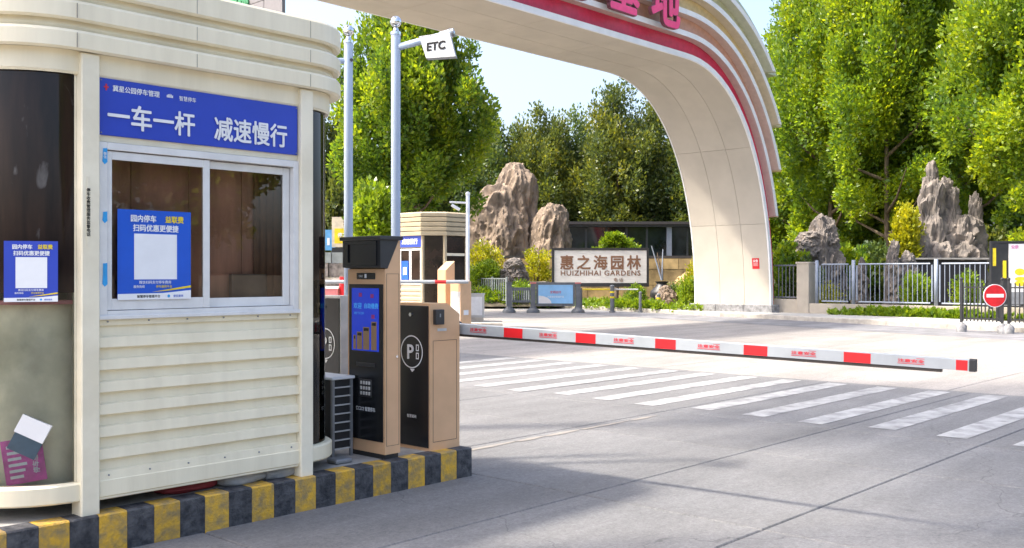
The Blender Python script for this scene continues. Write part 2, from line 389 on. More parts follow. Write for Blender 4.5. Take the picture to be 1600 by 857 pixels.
def concrete(name, col, rnd):
    """brushed concrete: grain, cloudy tone, tyre darkening along the lane, drips and hairline cracks"""
    m = bpy.data.materials.new(name); t, b = nodes_of(m); N = t.nodes; L = t.links
    tc = N.new('ShaderNodeTexCoord')
    def nz(scale, stretch=(1, 1, 1), detail=6, rough=.6):
        mp = N.new('ShaderNodeMapping'); mp.inputs['Scale'].default_value = stretch; L.new(tc.outputs['Object'], mp.inputs[0])
        n_ = N.new('ShaderNodeTexNoise'); n_.inputs['Scale'].default_value = scale; n_.inputs['Detail'].default_value = detail; n_.inputs['Roughness'].default_value = rough
        L.new(mp.outputs[0], n_.inputs['Vector']); return n_.outputs[0]
    def rng(src, a0, a1, b0, b1):
        r = N.new('ShaderNodeMapRange'); r.inputs[1].default_value = a0; r.inputs[2].default_value = a1; r.inputs[3].default_value = b0; r.inputs[4].default_value = b1
        L.new(src, r.inputs[0]); return r.outputs[0]
    def mul(x, y):
        q = N.new('ShaderNodeMath'); q.operation = 'MULTIPLY'; L.new(x, q.inputs[0]); L.new(y, q.inputs[1]); return q.outputs[0]
    cloud = rng(nz(.8, detail=10, rough=.7), .3, .7, .82, 1.14)
    tyre = rng(nz(1.0, (.12, 1.3, 1), 6, .7), .40, .70, 1.06, .78)
    grain = rng(nz(48, detail=3, rough=.85), .3, .7, .74, 1.26)
    fine = rng(nz(17, detail=4, rough=.75), .33, .67, .86, 1.14)
    drip = rng(nz(2.6, detail=4), .69, .76, 1.0, .72)
    vo = N.new('ShaderNodeTexVoronoi'); vo.feature = 'DISTANCE_TO_EDGE'; vo.inputs['Scale'].default_value = .22
    wv = N.new('ShaderNodeVectorMath'); wv.operation = 'ADD'; nw = N.new('ShaderNodeTexNoise'); nw.inputs['Scale'].default_value = 1.1; nw.inputs['Detail'].default_value = 6
    L.new(tc.outputs['Object'], nw.inputs['Vector']); L.new(tc.outputs['Object'], wv.inputs[0]); L.new(nw.outputs['Color'], wv.inputs[1]); L.new(wv.outputs[0], vo.inputs['Vector'])
    crack = rng(vo.outputs['Distance'], .0006, .0016, .70, 1.0)
    oi = N.new('ShaderNodeObjectInfo'); slabv = rng(oi.outputs['Random'], 0, 1, 1 - rnd, 1 + rnd)
    f = mul(mul(mul(mul(mul(mul(cloud, tyre), grain), fine), drip), crack), slabv)
    sc = N.new('ShaderNodeVectorMath'); sc.operation = 'SCALE'; sc.inputs[0].default_value = col; L.new(f, sc.inputs['Scale']); L.new(sc.outputs[0], b.inputs['Base Color'])
    b.inputs['Roughness'].default_value = .8; b.inputs['Specular IOR Level'].default_value = .35
    bp = N.new('ShaderNodeBump'); bp.inputs['Strength'].default_value = .3; bp.inputs['Distance'].default_value = .01; L.new(nz(90, detail=4, rough=.8), bp.inputs['Height']); L.new(bp.outputs[0], b.inputs['Normal'])
    MATS[name] = m
concrete('concrete', (.168, .167, .167), .06)
concrete('concrete_warm', (.28, .262, .243), .05)
pm('asphalt', (.20, .20, .21), .85, var=.2, scale=1.5, bump=.3, bscale=120)
pm('road_base', (.05, .048, .045), .95)
pm('road_paint', (.40, .40, .395), .65, var=.06, scale=4.5, bump=.2, bscale=70, col2=(.205, .203, .20), detail=14)
pm('paint_cream', (.235, .215, .185), .8, var=.2, scale=5, col2=(.22, .205, .19))
pm('pavement', (.43, .42, .39), .8, var=.12, scale=2, bump=.15, rnd=.05)
pm('kerb_stone', (.42, .39, .345), .75, var=.15, scale=4, rnd=.07)
pm('soil', (.10, .085, .055), .95, var=.4, scale=3)
pm('lawn', (.07, .12, .02), .9, var=.3, scale=4)
pm('arch_panel', (.49, .445, .375), .5, var=.05, scale=1.0, rnd=.03)
pm('arch_backing', (.30, .27, .22), .6)
pm('fin_pink_brown', (.62, .49, .43), .5, var=.05)
pm('fin_pink', (.66, .51, .44), .5, var=.05)
pm('fin_tan', (.68, .60, .46), .5, var=.05)
pm('fin_olive', (.62, .62, .50), .5, var=.05)
pm('arch_white', (.78, .78, .77), .4, var=.05, scale=2)
pm('arch_red', (.62, .03, .085), .4, var=.08)
pm('arch_orange', (.60, .33, .23), .45, var=.08)
pm('arch_yellow', (.66, .51, .25), .45, var=.08)
pm('arch_olive', (.53, .53, .33), .45, var=.08)
pm('arch_green', (.47, .52, .38), .45, var=.08)
pm('letter_pink', (.86, .05, .20), .35, var=.06)
pm('letter_side', (.20, .07, .09), .4)
pm('granite', (.26, .26, .265), .55, var=.3, scale=8, bump=.1)
pm('bark', (.17, .125, .085), .85, var=.35, scale=7, stretch=(1, 1, .3), bump=.5, bscale=18)
pm('rock_tan', (.245, .185, .132), .85, var=.35, scale=2.2, stretch=(1.6, 1.6, .5), bump=1.0, bscale=4, col2=(.11, .085, .065), detail=14)
pm('rock_grey', (.20, .172, .148), .85, var=.35, scale=2.4, bump=1.0, bscale=4.5, col2=(.09, .082, .077), detail=12)
pm('wall_ochre', (.46, .33, .15), .8, var=.3, scale=1.2, bump=.3, bscale=8, rnd=.2)
pm('wall_beige', (.43, .38, .31), .75, var=.08, scale=2)
pm('fence_blue_grey', (.27, .31, .38), .4, var=.06)
pm('rail_grey', (.135, .145, .16), .45, var=.1)
pm('fence_grey_green', (.22, .25, .25), .5)
pm('iron_black', (.022, .023, .026), .45)
pm('sign_red', (.62, .012, .02), .35)
pm('marble', (.62, .61, .59), .4, var=.06, scale=3, stretch=(1, 1, 3))
pm('letter_bronze', (.20, .10, .055), .5)
pm('dark_roof', (.055, .05, .05), .6)
pm('dark_frame', (.05, .055, .06), .4)
pm('pavilion_glass', (.02, .028, .032), .06, var=.4, scale=1.2)
pm('cladding', (.185, .172, .17), .5, var=.04, rnd=.02)
pm('green_letter', (.03, .22, .08), .5)
pm('hoarding_blue', (.10, .33, .62), .5)
pm('panel_sky', (.28, .55, .85), .35, var=.1, scale=1.2)
pm('panel_white', (.76, .75, .74), .5, var=.03)
pm('panel_beige', (.66, .58, .44), .5)
pm('stone_stripe', (.24, .215, .195), .85, var=.35, scale=6, bump=.6, bscale=16, rnd=.2)
pm('stone_light', (.52, .47, .40), .8)
pm('sign_grey', (.36, .37, .38), .45, var=.05)
pm('box_grey', (.50, .50, .49), .5, var=.05)
pm('bag_grey', (.34, .34, .335), .6, var=.15, scale=8, bump=.2, bscale=30)
pm('bag_red', (.22, .02, .025), .6)
leaf_mat('leaf_light', [(.050, .115, .030), (.12, .215, .022), (.23, .325, .018), (.37, .43, .018)], .52)
leaf_mat('leaf_mid', [(.038, .092, .028), (.085, .170, .025), (.17, .265, .020), (.31, .39, .020)], .5)
leaf_mat('leaf_dark', [(.032, .062, .034), (.062, .108, .042), (.105, .16, .042), (.20, .22, .038)], .38)
leaf_mat('leaf_olive', [(.040, .070, .034), (.078, .115, .038), (.125, .16, .036), (.22, .23, .034)], .4)
leaf_mat('leaf_yellow', [(.15, .19, .016), (.27, .30, .016), (.40, .41, .018), (.50, .48, .022)], .4)
leaf_mat('leaf_hedge', [(.070, .14, .012), (.13, .22, .014), (.20, .30, .018), (.28, .37, .022)], .4)

# ------------------------------------------------------------------ ground, road, pavement
def sheet(name, pts, z, mat, parent=None, kind='structure'):
    m = MB(); m.add([(p[0], p[1], z) for p in pts], [tuple(range(len(pts)))]); o = m.build(name, mat, parent)
    if kind and parent is None: o['kind'] = kind
    return o
sheet('ground', [(-900, -900), (1200, -900), (1200, 1200), (-900, 1200)], -.09, 'soil')

road = thing('road', (0, 0, 0), kind='structure')
MB().box(-14, 40, -24, 70, -.088, -.02).build('road_bed', 'road_base', road)
def slab(u0, u1, v0, v1, mat):
    g = .006; c = .007
    m = MB(); a, b, e, f = u0 + g, u1 - g, v0 + g, v1 - g
    m.add([(a, e, -.02), (b, e, -.02), (b, f, -.02), (a, f, -.02), (a, e, -c), (b, e, -c), (b, f, -c), (a, f, -c),
           (a + c, e + c, 0), (b - c, e + c, 0), (b - c, f - c, 0), (a + c, f - c, 0)],
          [(0, 1, 5, 4), (1, 2, 6, 5), (2, 3, 7, 6), (3, 0, 4, 7), (4, 5, 9, 8), (5, 6, 10, 9), (6, 7, 11, 10), (7, 4, 8, 11), (8, 9, 10, 11)])
    m.build('concrete_slab', mat, road)
U1 = [-8, -3.75, -1.5, .75, 3, 5.25, 7.5, 9.1, 13.15]
V1 = [-14, -9, -5, -1.6, 1.1, 2.85, 4.2, 6.1, 8.4, 10.6, 12.8, 15, 18]
for i in range(len(U1) - 1):
    for j in range(len(V1) - 1):
        slab(U1[i], U1[i + 1], V1[j], V1[j + 1], 'concrete')
U2 = [13.15, 17.6, 22.2, 27, 31.5, 36]; V2 = [-14, -9, -4.5, 0, 4.5, 9, 13.5, 18, 22.5, 27, 32, 37, 43, 50]
for i in range(len(U2) - 1):
    for j in range(len(V2) - 1):
        if U2[i] < 27.3 + .3 * (V2[j + 1] - 7.45): slab(U2[i], U2[i + 1], V2[j], V2[j + 1], 'concrete_warm')
for i in range(len(U1) - 1):
    for a, b in ((18, 24), (24, 30), (30, 40)):
        if i % 2 == 0: slab(U1[i], U1[min(i + 2, len(U1) - 1)], a, b, 'concrete_warm')
def ku(v): return 27.3 + .3 * (v - 7.45)
sheet('asphalt_strip', [(ku(v) - 3.0, v) for v in (-14, 45)] + [(ku(v) + .1, v) for v in (45, -14)], .004, 'asphalt')
cw = thing('crosswalk', (9.4, 3.4, 0), kind='structure')
for k in range(-10, 14):
    v = 3.38 - .335 + .675 * k
    a = 9.38 + .08 * math.sin(k * 2.1)
    if -6 < v < 13.2:
        MB().add([(a, v, .004), (12.95, v, .004), (12.95, v + .27, .004), (a, v + .27, .004)], [(0, 1, 2, 3)]).build('painted_stripe', 'road_paint', cw)
ln = thing('lane_line', (5.3, 6, 0), kind='structure')
rl_ = random.Random(3); x = 5.35
while x < 8.3:
    b = x + rl_.uniform(.35, .8); w0 = rl_.uniform(.012, .028)
    MB().add([(x, 5.955 - w0, .004), ((x + b) / 2, 5.95 - w0 * 1.2, .004), (b, 5.965 - w0 * .5, .004), (b + .05, 5.97 + w0 * .3, .004), ((x + b) / 2, 5.975 + w0, .004), (x - .04, 5.965 + w0 * .4, .004)], [(0, 1, 2, 3, 4, 5)]).build('painted_dash', 'paint_cream', ln); x = b + rl_.uniform(.03, .12)

side = thing('sidewalk', (ku(10), 10, 0), kind='structure')
KD = Vector((.3, 1, 0)).normalized(); KN = Vector((KD.y, -KD.x, 0))      # along the kerb, away from the road
K0 = Vector((ku(0), 0, 0))
def kp(s, o): return K0 + KD * s + KN * o
s = -14.0
while s < 46:
    m = MB(); a = kp(s + .004, 0); b = kp(s + .996, 0); e = KN * .16
    ch = KN * .02
    m.add([a, b, b + e, a + e] + [p + Vector((0, 0, .13)) for p in (a, b, b + e, a + e)] + [p + Vector((0, 0, .15)) for p in (a + ch, b + ch, b + e, a + e)],
          [(0, 1, 5, 4), (1, 2, 6, 5), (2, 3, 7, 6), (3, 0, 4, 7), (4, 5, 9, 8), (5, 6, 10, 9), (6, 7, 11, 10), (7, 4, 8, 11), (8, 9, 10, 11)])
    m.build('kerb_stone', 'kerb_stone', side); s += 1.0
s = -14.0
while s < 46:
    for j in range(2):
        a = .165 + j * 1.25
        p = [kp(s + .005, a), kp(s + 1.495, a), kp(s + 1.495, a + 1.24), kp(s + .005, a + 1.24)]
        m = MB(); m.add(p + [q + Vector((0, 0, .146)) for q in p], [(0, 1, 5, 4), (1, 2, 6, 5), (2, 3, 7, 6), (3, 0, 4, 7), (4, 5, 6, 7)])
        m.build('paving_slab', 'pavement', side)
    s += 1.5
sheet('garden_bed', [kp(-40, 2.67), kp(110, 2.67), kp(110, 140), kp(-40, 140)], .13, 'soil')
bed = thing('planting_bed', (22, 27, 0), kind='structure')
MB().box(20, 24, 25, 31, -.01, .2).build('bed_soil', 'soil', bed)

# ------------------------------------------------------------------ traffic island with painted kerb
isl = thing('traffic_island', (2, 6, 0), kind='structure')
IV0, IV1, IU1, IH = 5.2, 7.7, 5.19, .21
MB().box(-6, IU1 - .12, IV0 + .12, IV1 - .12, -.015, IH - .004).build('island_top', 'island_top', isl)
bl = .1562
for k in range(72):
    u1 = IU1 - k * bl; u0 = u1 - bl
    m = MB(); a, b, e, f, h = u0 + .0008, u1 - .0008, IV0, IV0 + .13, IH
    c = .008
    m.add([(a, e, -.015), (b, e, -.015), (b, f, -.015), (a, f, -.015), (a, e, h - c), (b, e, h - c), (b, f, h), (a, f, h), (a, e + c, h), (b, e + c, h)],
          [(0, 1, 5, 4), (1, 2, 6, 9, 5), (2, 3, 7, 6), (3, 0, 4, 8, 7), (4, 5, 9, 8), (8, 9, 6, 7)])
    m.build('kerb_block', 'kerb_black' if k % 2 == 0 else 'kerb_yellow', isl)
for k in range(15):
    v0 = IV0 + .135 + k * bl; v1 = v0 + bl - .0016
    m = MB(); m.box(IU1 - .13, IU1, v0, v1, -.015, IH); m.build('kerb_block', 'kerb_yellow' if k % 2 == 0 else 'kerb_black', isl)

# ------------------------------------------------------------------ ticket booth in front
BX0, BX1, BY0, BY1 = 1.86, 4.09, 5.30, 7.05
RL, RR = .45, .32
booth = thing('toll_booth', (3.0, 6.1, IH), 'large cream metal toll booth with blue lettered sign, on striped island', 'booth')
path = rrect(BX0, BX1, BY0, BY1, RL, RR, 12)
# stacked roof mouldings
tiers = [(2.68, 2.79), (2.835, 2.945), (2.99, 3.13)]
for i, (z0, z1) in enumerate(tiers):
    prof = [(.03, z0 + .012), (.085, z0), (.102, z0 + .012), (.102, z1 - .02), (.09, z1 - .004), (.05, z1)]
    smooth_by_angle(MB().sweep(path, prof).build('roof_moulding', 'cream', booth), 30)
    if i < 2:
        smooth_by_angle(MB().sweep(path, [(.045, z1 - .003), (.055, z1 + .02), (.045, tiers[i + 1][0] + .014)]).build('roof_groove', 'cream', booth), 30)
m = MB(); n = len(path)
m.add([(p[0] + nn[0] * .05, p[1] + nn[1] * .05, 3.13) for p, nn in path] + [(p[0] + nn[0] * .05, p[1] + nn[1] * .05, 3.11) for p, nn in path],
      [tuple(range(n)), tuple(range(2 * n - 1, n - 1, -1))]).build('roof_deck', 'cream', booth)
smooth_by_angle(MB().sweep(path, [(-.02, 2.575), (.02, 2.565), (.03, 2.58), (.03, 2.69)]).build('fascia', 'cream', booth), 30)
m = MB(); m.add([(p[0] - nn[0] * .02, p[1] - nn[1] * .02, 2.60) for p, nn in path], [tuple(range(n - 1, -1, -1))]).build('ceiling', 'inner_beige', booth)
# floor and skirting
smooth_by_angle(MB().sweep(path, [(-.05, .29), (.035, .285), (.045, .295), (.045, .378), (.03, .388), (-.03, .39)]).build('skirting', 'cream', booth), 30)
m = MB(); m.add([(p[0] - nn[0] * .04, p[1] - nn[1] * .04, .33) for p, nn in path] + [(p[0] - nn[0] * .04, p[1] - nn[1] * .04, .30) for p, nn in path], [tuple(range(n)), tuple(range(2 * n - 1, n - 1, -1))]).build('floor', 'inner_dark', booth)
for u_ in (2.26, 2.95, 3.74):
    for z0, z1 in tiers: MB().box(u_, u_ + .003, BY0 - .1035, BY0 - .06, z0 + .012, z1 - .02).build('seam', 'arch_backing', booth)
for k in range(6):
    for z_ in (.46, 1.24): MB().tube((2.46 + k * .236, 5.2755 if z_ > 1 else 5.2635, z_ - .055 if z_ < 1 else z_), (2.46 + k * .236, 5.27 if z_ > 1 else 5.257, z_ - .055 if z_ < 1 else z_), .005, n=8).build('screw', 'grey_metal', booth)
# corner posts
for (a, b, y0, y1) in ((2.30, 2.40, 5.235, 5.36), (3.70, 3.795, 5.24, 5.36), (2.30, 2.40, 6.99, 7.1), (3.70, 3.79, 6.99, 7.1)):
    MB().box(a, b, y0, y1, IH - .02, 2.68, .006).build('post', 'cream_light', booth)
# front wall: base beam, siding boards, sill panel
MB().box(2.401, 3.699, 5.262, 5.33, .275, .367, .004).build('base_beam', 'cream_light', booth)
zb = .368
for k in range(7):
    z0 = zb + k * .1213; z1 = z0 + .1213
    poly = [(5.330, z0), (5.266, z0 + .001), (5.260, z0 + .006), (5.264, z0 + .058), (5.290, z0 + .066), (5.296, z1 - .001), (5.330, z1 - .001)]
    MB().prism(poly, 2.4005, 3.6995, lambda a, b, h: (h, a, b)).build('siding_board', 'cream', booth)
MB().box(2.401, 3.699, 5.276, 5.33, 1.2175, 1.262, .003).build('sill_panel', 'cream', booth)
MB().box(2.401, 3.699, 5.285, 5.34, 2.222, 2.68).build('header_panel', 'cream', booth)
# blue sign
sg = MB().box(2.408, 3.692, 5.268, 5.2845, 2.256, 2.566, .003).build('blue_sign', 'sign_blue', booth)
tx = dict(xdir=(1, 0, 0))
text('lettering', '一车一杆', .146, 'white_print', sg, (2.714, 5.2655, 2.368), bold=.022, sx=.90, **tx)
text('lettering', '减速慢行', .150, 'white_print', sg, (3.355, 5.2655, 2.366), bold=.022, sx=.86, **tx)
text('lettering', '冀星公园停车管理', .036, 'white_print', sg, (2.62, 5.2655, 2.517), bold=.02, sx=.95, **tx)
text('lettering', '智慧停车', .030, 'white_print', sg, (2.93, 5.2655, 2.513), bold=.01, sx=.9, **tx)
MB().box(2.444, 2.452, 5.2645, 5.2675, 2.50, 2.535).box(2.435, 2.461, 5.2648, 5.2674, 2.514, 2.522).build('emblem', 'red_print', sg)
m = MB()
for q in range(5):
    m.add([(2.80 + q * .008, 5.2655, 2.508), (2.806 + q * .008, 5.2655, 2.508), (2.806 + q * .008, 5.2655, 2.525 + .006 * math.sin(q * .8)), (2.80 + q * .008, 5.2655, 2.52 + .006 * math.sin(q * .8))], [(0, 1, 2, 3)])
m.build('emblem', 'white_print', sg)
for u in (2.42, 3.68):
    for z in (2.268, 2.554): MB().tube((u, 5.2675, z), (u, 5.262, z), .004, n=8).build('screw', 'grey_metal', sg)
# sliding window
wf = thing('sliding_window', (3.05, 5.29, 1.27)); wf.parent = booth; wf.location = Vector((3.05, 5.29, 1.27)) - root_loc(booth); ORG[wf.name] = Vector((3.05, 5.29, 1.27))
def frame(name, u0, u1, z0, z1, y0, y1, wl, wr, wb, wt, mat, parent):
    m = MB(); m.box(u0, u0 + wl, y0, y1, z0, z1, .002); m.box(u1 - wr, u1, y0, y1, z0, z1, .002)
    m.box(u0 + wl, u1 - wr, y0 + .001, y1 - .001, z0, z0 + wb, .002); m.box(u0 + wl, u1 - wr, y0 + .001, y1 - .001, z1 - wt, z1, .002)
    return m.build(name, mat, parent)
frame('window_frame', 2.4015, 3.6985, 1.264, 2.218, 5.262, 5.345, .052, .040, .035, .040, 'aluminium_white', wf)
frame('sash', 2.455, 3.078, 1.302, 2.172, 5.275, 5.298, .030, .042, .062, .045, 'aluminium_white', wf)
frame('sash', 3.052, 3.655, 1.302, 2.172, 5.303, 5.326, .040, .048, .055, .045, 'aluminium_white', wf)
MB().box(2.4855, 3.0355, 5.284, 5.289, 1.3645, 2.1265).build('pane', 'glass_window', wf)
MB().box(3.0925, 3.6065, 5.312, 5.317, 1.3575, 2.1265).build('pane', 'glass_window', wf)
MB().box(2.395, 3.705, 5.248, 5.2615, 1.252, 1.274, .003).build('sill', 'aluminium_white', wf)
# rounded corner glazing
def arc(cx, cy, r, a0, a1, n=14):
    return [((cx + r * math.cos(math.radians(a0 + (a1 - a0) * k / n)), cy + r * math.sin(math.radians(a0 + (a1 - a0) * k / n))), (math.cos(math.radians(a0 + (a1 - a0) * k / n)), math.sin(math.radians(a0 + (a1 - a0) * k / n)))) for k in range(n + 1)]
LC = (BX0 + RL, BY0 + RL); RC = (BX1 - RR, BY0 + RR)
def shell(name, pa, z0, z1, o0, o1, mat):
    m = MB(); m.sweep(pa, [(o0, z0), (o1, z0), (o1, z1), (o0, z1), (o0, z0)], closed=False)
    return smooth_by_angle(m.build(name, mat, booth), 30)
la = arc(*LC, RL, 180, 268); ra = arc(*RC, RR, 276, 360)
shell('corner_glass', la, .392, 1.40, -.006, .0, 'glass')
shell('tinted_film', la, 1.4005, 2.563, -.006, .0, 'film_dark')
shell('corner_glass', ra, .392, 1.46, -.006, .0, 'glass_green')
shell('tinted_film', ra, 1.4605, 2.563, -.006, .0, 'film_brown')
for a0 in (186, 267): shell('glazing_bead', arc(*LC, RL, a0, a0 + 1.6, 2), .39, 2.57, -.01, .008, 'cream_light')
shell('inner_lining', arc(*LC, RL - .10, 180, 272), .335, 1.335, -.004, .0, 'inner_beige')
shell('inner_ledge', arc(*LC, RL - .03, 190, 268, 9), 1.338, 1.36, -.12, .0, 'pink_dull')
shell('inner_lining', arc(*RC, RR - .10, 272, 360), .335, 1.0, -.004, .0, 'inner_beige')
shell('inner_notice', arc(*RC, RR - .03, 300, 340, 5), .96, 1.27, -.004, .0, 'red_print')
# solid end and back walls
MB().box(BX0 - .004, BX0 + .03, BY0 + RL + .001, BY1 - RL, .392, 2.575).build('end_wall', 'cream', booth)
MB().box(BX1 - .03, BX1 + .004, BY0 + RR + .001, BY1 - RR, .392, 2.575).build('end_wall', 'cream', booth)
MB().box(2.401, 3.699, 7.0, 7.04, .392, 2.575).build('rear_wall', 'cream', booth)
for a0, c_, r_ in ((90, (BX0 + RL, BY1 - RL), RL), (0, (BX1 - RR, BY1 - RR), RR)):
    shell('rear_corner', arc(*c_, r_, a0, a0 + 90), .392, 2.575, -.02, 0, 'cream')
# inside: desk; brown boards and curved sheet stand in for the window's reflection
for k in range(4):
    MB().box(2.32 + k * .36, 2.32 + (k + 1) * .36 - .004, 5.45, 5.46, .335, 2.59).build('reflection_board', 'reflection_brown', booth)
MB().box(2.42, 3.68, 5.352, 5.445, 1.14, 1.17).build('desk_top', 'brown_board_light', booth)
MB().box(2.86, 3.02, 5.41, 5.43, 1.171, 1.66).build('back_rest', 'brown_board_light', booth)
MB().box(3.30, 3.56, 5.40, 5.43, 1.171, 1.50).build('desk_screen', 'grey_metal', booth)
m = MB(); pts = []
for k in range(25):
    pts.append(((3.62 + .015 * math.sin(k * 1.1) - k * .006, 5.35 + k * .0038), (-1, 0)))
m.sweep(pts, [(.0, 1.0), (.0, 2.5)], closed=False); smooth_by_angle(m.build('reflection_sheet', 'reflection_sheet', booth), 60)
# notices and stickers on the booth
def poster(root, u0, u1, z0, z1, fn, xd, k):
    W = u1 - u0; H = z1 - z0; cu = (u0 + u1) / 2
    P = lambda a, b, o=0.0: fn(u0 + a * W, z0 + b * H, o)
    def quad(name, pts, o, mat): return MB().add([P(a, b, o) for a, b in pts], [tuple(range(len(pts)))]).build(name, mat, root)
    m = MB(); vs = [P(a, b, o) for o in (0, .003) for a, b in ((0, 0), (1, 0), (1, 1), (0, 1))]
    m.add(vs, [(3, 2, 1, 0), (4, 5, 6, 7), (0, 1, 5, 4), (1, 2, 6, 5), (2, 3, 7, 6), (3, 0, 4, 7)]).build('board', 'sign_blue' if k else 'poster_blue', root)
    quad('print_band', [(.0, .0), (1, .0), (1, .10), (.6, .07), (0, .065)], .0045, 'white_print')
    quad('print_band', [(.45, .083), (.7, .098), (1, .13), (1, .155), (.72, .118)], .005, 'yellow_print')
    quad('blank_panel', [(.215, .225), (.80, .225), (.80, .735), (.215, .735)], .0045, 'white_print')
    s_ = H * .082
    text('lettering', '园内停车', s_, 'white_print', root, P(.34, .905, .005), xd, bold=.03, sx=.93)
    text('lettering', '益联费', s_, 'yellow_print', root, P(.765, .905, .005), xd, bold=.03, sx=.93)
    text('lettering', '扫码优惠更便捷', s_, 'white_print', root, P(.51, .80, .005), xd, bold=.03, sx=.95)
    text('lettering', '微信扫码支付停车费用', s_ * .46, 'white_print', root, P(.5, .193, .005), xd, bold=.01, sx=1.02)
    text('lettering', '服务热线', s_ * .40, 'white_print', root, P(.28, .145, .005), xd, bold=.01)
    text('lettering', '停车缴费平台', s_ * .40, 'yellow_print', root, P(.62, .145, .005), xd, bold=.01)
    text('lettering', '智慧停车管理平台', s_ * .42, 'black_print', root, P(.41, .035, .005), xd, bold=.02)
    text('lettering', '便民服务', s_ * .38, 'poster_blue', root, P(.82, .035, .005), xd, bold=.01)
    m = MB(); c = P(.685, .035, .005); X = Vector(xd)
    m.add([Vector(c) + X * (H * .018 * math.cos(q * .628)) + Vector((0, 0, H * .018 * math.sin(q * .628))) for q in range(10)], [tuple(range(10))]).build('emblem', 'cyan', root)
po = thing('payment_poster', (2.72, 5.272, 1.36), 'large bright blue payment poster fixed to the left sliding window pane', 'poster')
poster(po, 2.512, 2.950, 1.357, 1.858, lambda u, z, o: (u, 5.270 - o, z), (1, 0, 0), 0)
a56 = math.radians(241); nx, ny = math.cos(a56), math.sin(a56); tx_, ty_ = -ny, nx
cu, cv = LC[0] + nx * (RL + .02), LC[1] + ny * (RL + .02)
po2 = thing('payment_poster', (cu, cv, 1.36), 'small dark blue payment poster on the curved tinted glass at far left', 'poster')
poster(po2, -.128, .128, 1.355, 1.672, lambda u, z, o: (cu + tx_ * u + nx * o, cv + ty_ * u + ny * o, z), (tx_, ty_, 0), 1)
for z0, z1, lb in ((2.10, 2.185, 'topmost blue sticker tab on the left window frame'), (1.78, 1.84, 'middle torn blue sticker on the left window frame'), (1.435, 1.56, 'lowest torn blue sticker on the left window frame')):
    m = MB(); e = .004 * math.sin(z0 * 40)
    m.prism([(2.424, z0 + .012), (2.437, z0 - .004), (2.452, z0 + .010), (2.454 - e, (z0 + z1) / 2), (2.451, z1), (2.425 + e, z1 - .003), (2.427, (z0 + z1) / 2)], 5.2585, 5.2615, lambda a, b, h: (a, h, b))
    st = tag(m.build('sticker', 'cyan'), lb, 'sticker')
    if z0 > 2: text('lettering', '微\n信', .018, 'white_print', st, (2.438, 5.2575, 2.145), (1, 0, 0), bold=.01)
vt = thing('phone_notice', (2.345, 5.233, 1.6), 'narrow vertical black printed strip on the left booth post', 'notice')
MB().box(2.327, 2.343, 5.2315, 5.2342, 1.64, 2.02).build('strip', 'cream_light', vt)
text('lettering', '\n'.join('停车收费管理服务监督电话'), .0215, 'black_print', vt, (2.335, 5.2305, 1.83), (1, 0, 0), bold=.03)
# papers leaning inside the corner glass
def leaning(name, ang, z0, w_, h_, roll, mat, lb, cat, rin, extra=None):
    a = math.radians(ang); c = Vector((LC[0] + math.cos(a) * (RL - rin), LC[1] + math.sin(a) * (RL - rin), z0))
    t = Vector((-math.sin(a), math.cos(a), 0)); up = Vector((0, 0, 1)); nn = Vector((math.cos(a), math.sin(a), 0))
    cr, sr = math.cos(math.radians(roll)), math.sin(math.radians(roll)); X = t * cr + up * sr; Y = up * cr - t * sr
    o = thing(name, c, lb, cat)
    def bx(nm, x0, x1, y0, y1, d0, d1, mt):
        m = MB(); vs = [c + X * x + Y * y + nn * d for d in (d0, d1) for x, y in ((x0, y0), (x1, y0), (x1, y1), (x0, y1))]
        m.add(vs, [(3, 2, 1, 0), (4, 5, 6, 7), (0, 1, 5, 4), (1, 2, 6, 5), (2, 3, 7, 6), (3, 0, 4, 7)]).build(nm, mt, o)
    bx('sheet', -w_ / 2, w_ / 2, 0, h_, 0, .004, mat)
    if extra: extra(bx, o, c, X, Y, nn)
    return o
def ex1(bx, o, c, X, Y, nn):
    text('lettering', '停车缴费', .034, 'white_print', o, c + X * .055 + Y * .11 + nn * .0055, tuple(Y), up=tuple(-X), bold=.02)
    for q in range(6): bx('print_band', -.075, -.01 + .012 * (q % 3), .03 + q * .032, .045 + q * .032, .0045, .0055, 'white_print')
leaning('leaflet', 237, .40, .20, .235, 8, 'pink_print', 'pink printed leaflet leaning inside the curved corner glass', 'leaflet', .05, ex1)
def ex2(bx, o, c, X, Y, nn):
    bx('fold_flap', -.078, .078, .10, .20, .0045, .03, 'panel_white')
leaning('paper_carton', 233, .555, .15, .12, -27, 'card_blue', 'slate blue and white carton tilted above the pink leaflet', 'carton', .03, ex2)
# things pushed under the booth
def sack(name, c, r, seed, mat, lb):
    b = bmesh.new(); bmesh.ops.create_icosphere(b, subdivisions=4, radius=1); s_ = Vector((seed, seed * 2, 0))
    for q in b.verts:
        n_ = q.co.copy(); k = (abs(n_.x) ** 4 + abs(n_.y) ** 4 + abs(n_.z) ** 2.4) ** (-1 / 3.6)
        p = n_ * k; p *= 1 + .10 * noise.noise(p * 2 + s_)
        p.z *= 1 + .25 * noise.noise(p * 1.5 - s_)
        q.co = Vector((c[0] + p.x * r[0], c[1] + p.y * r[1], max(IH - .003, c[2] + p.z * r[2])))
    me = bpy.data.meshes.new(name); b.to_mesh(me); b.free()
    return tag(put(name, me, mat, None, True), lb, 'bag')
sack('sandbag', (3.36, 5.42, IH + .03), (.16, .11, .045), 3.1, 'bag_grey', 'flat grey sandbag under the booth, next to the red sack')
sack('sandbag', (3.62, 5.42, IH + .03), (.13, .11, .05), 5.3, 'bag_grey', 'flat grey sandbag under the booth beside its right front post')
sack('sack', (3.02, 5.47, IH + .025), (.19, .12, .035), 7.7, 'bag_red', 'dark red sack lying in the shadow under the booth')

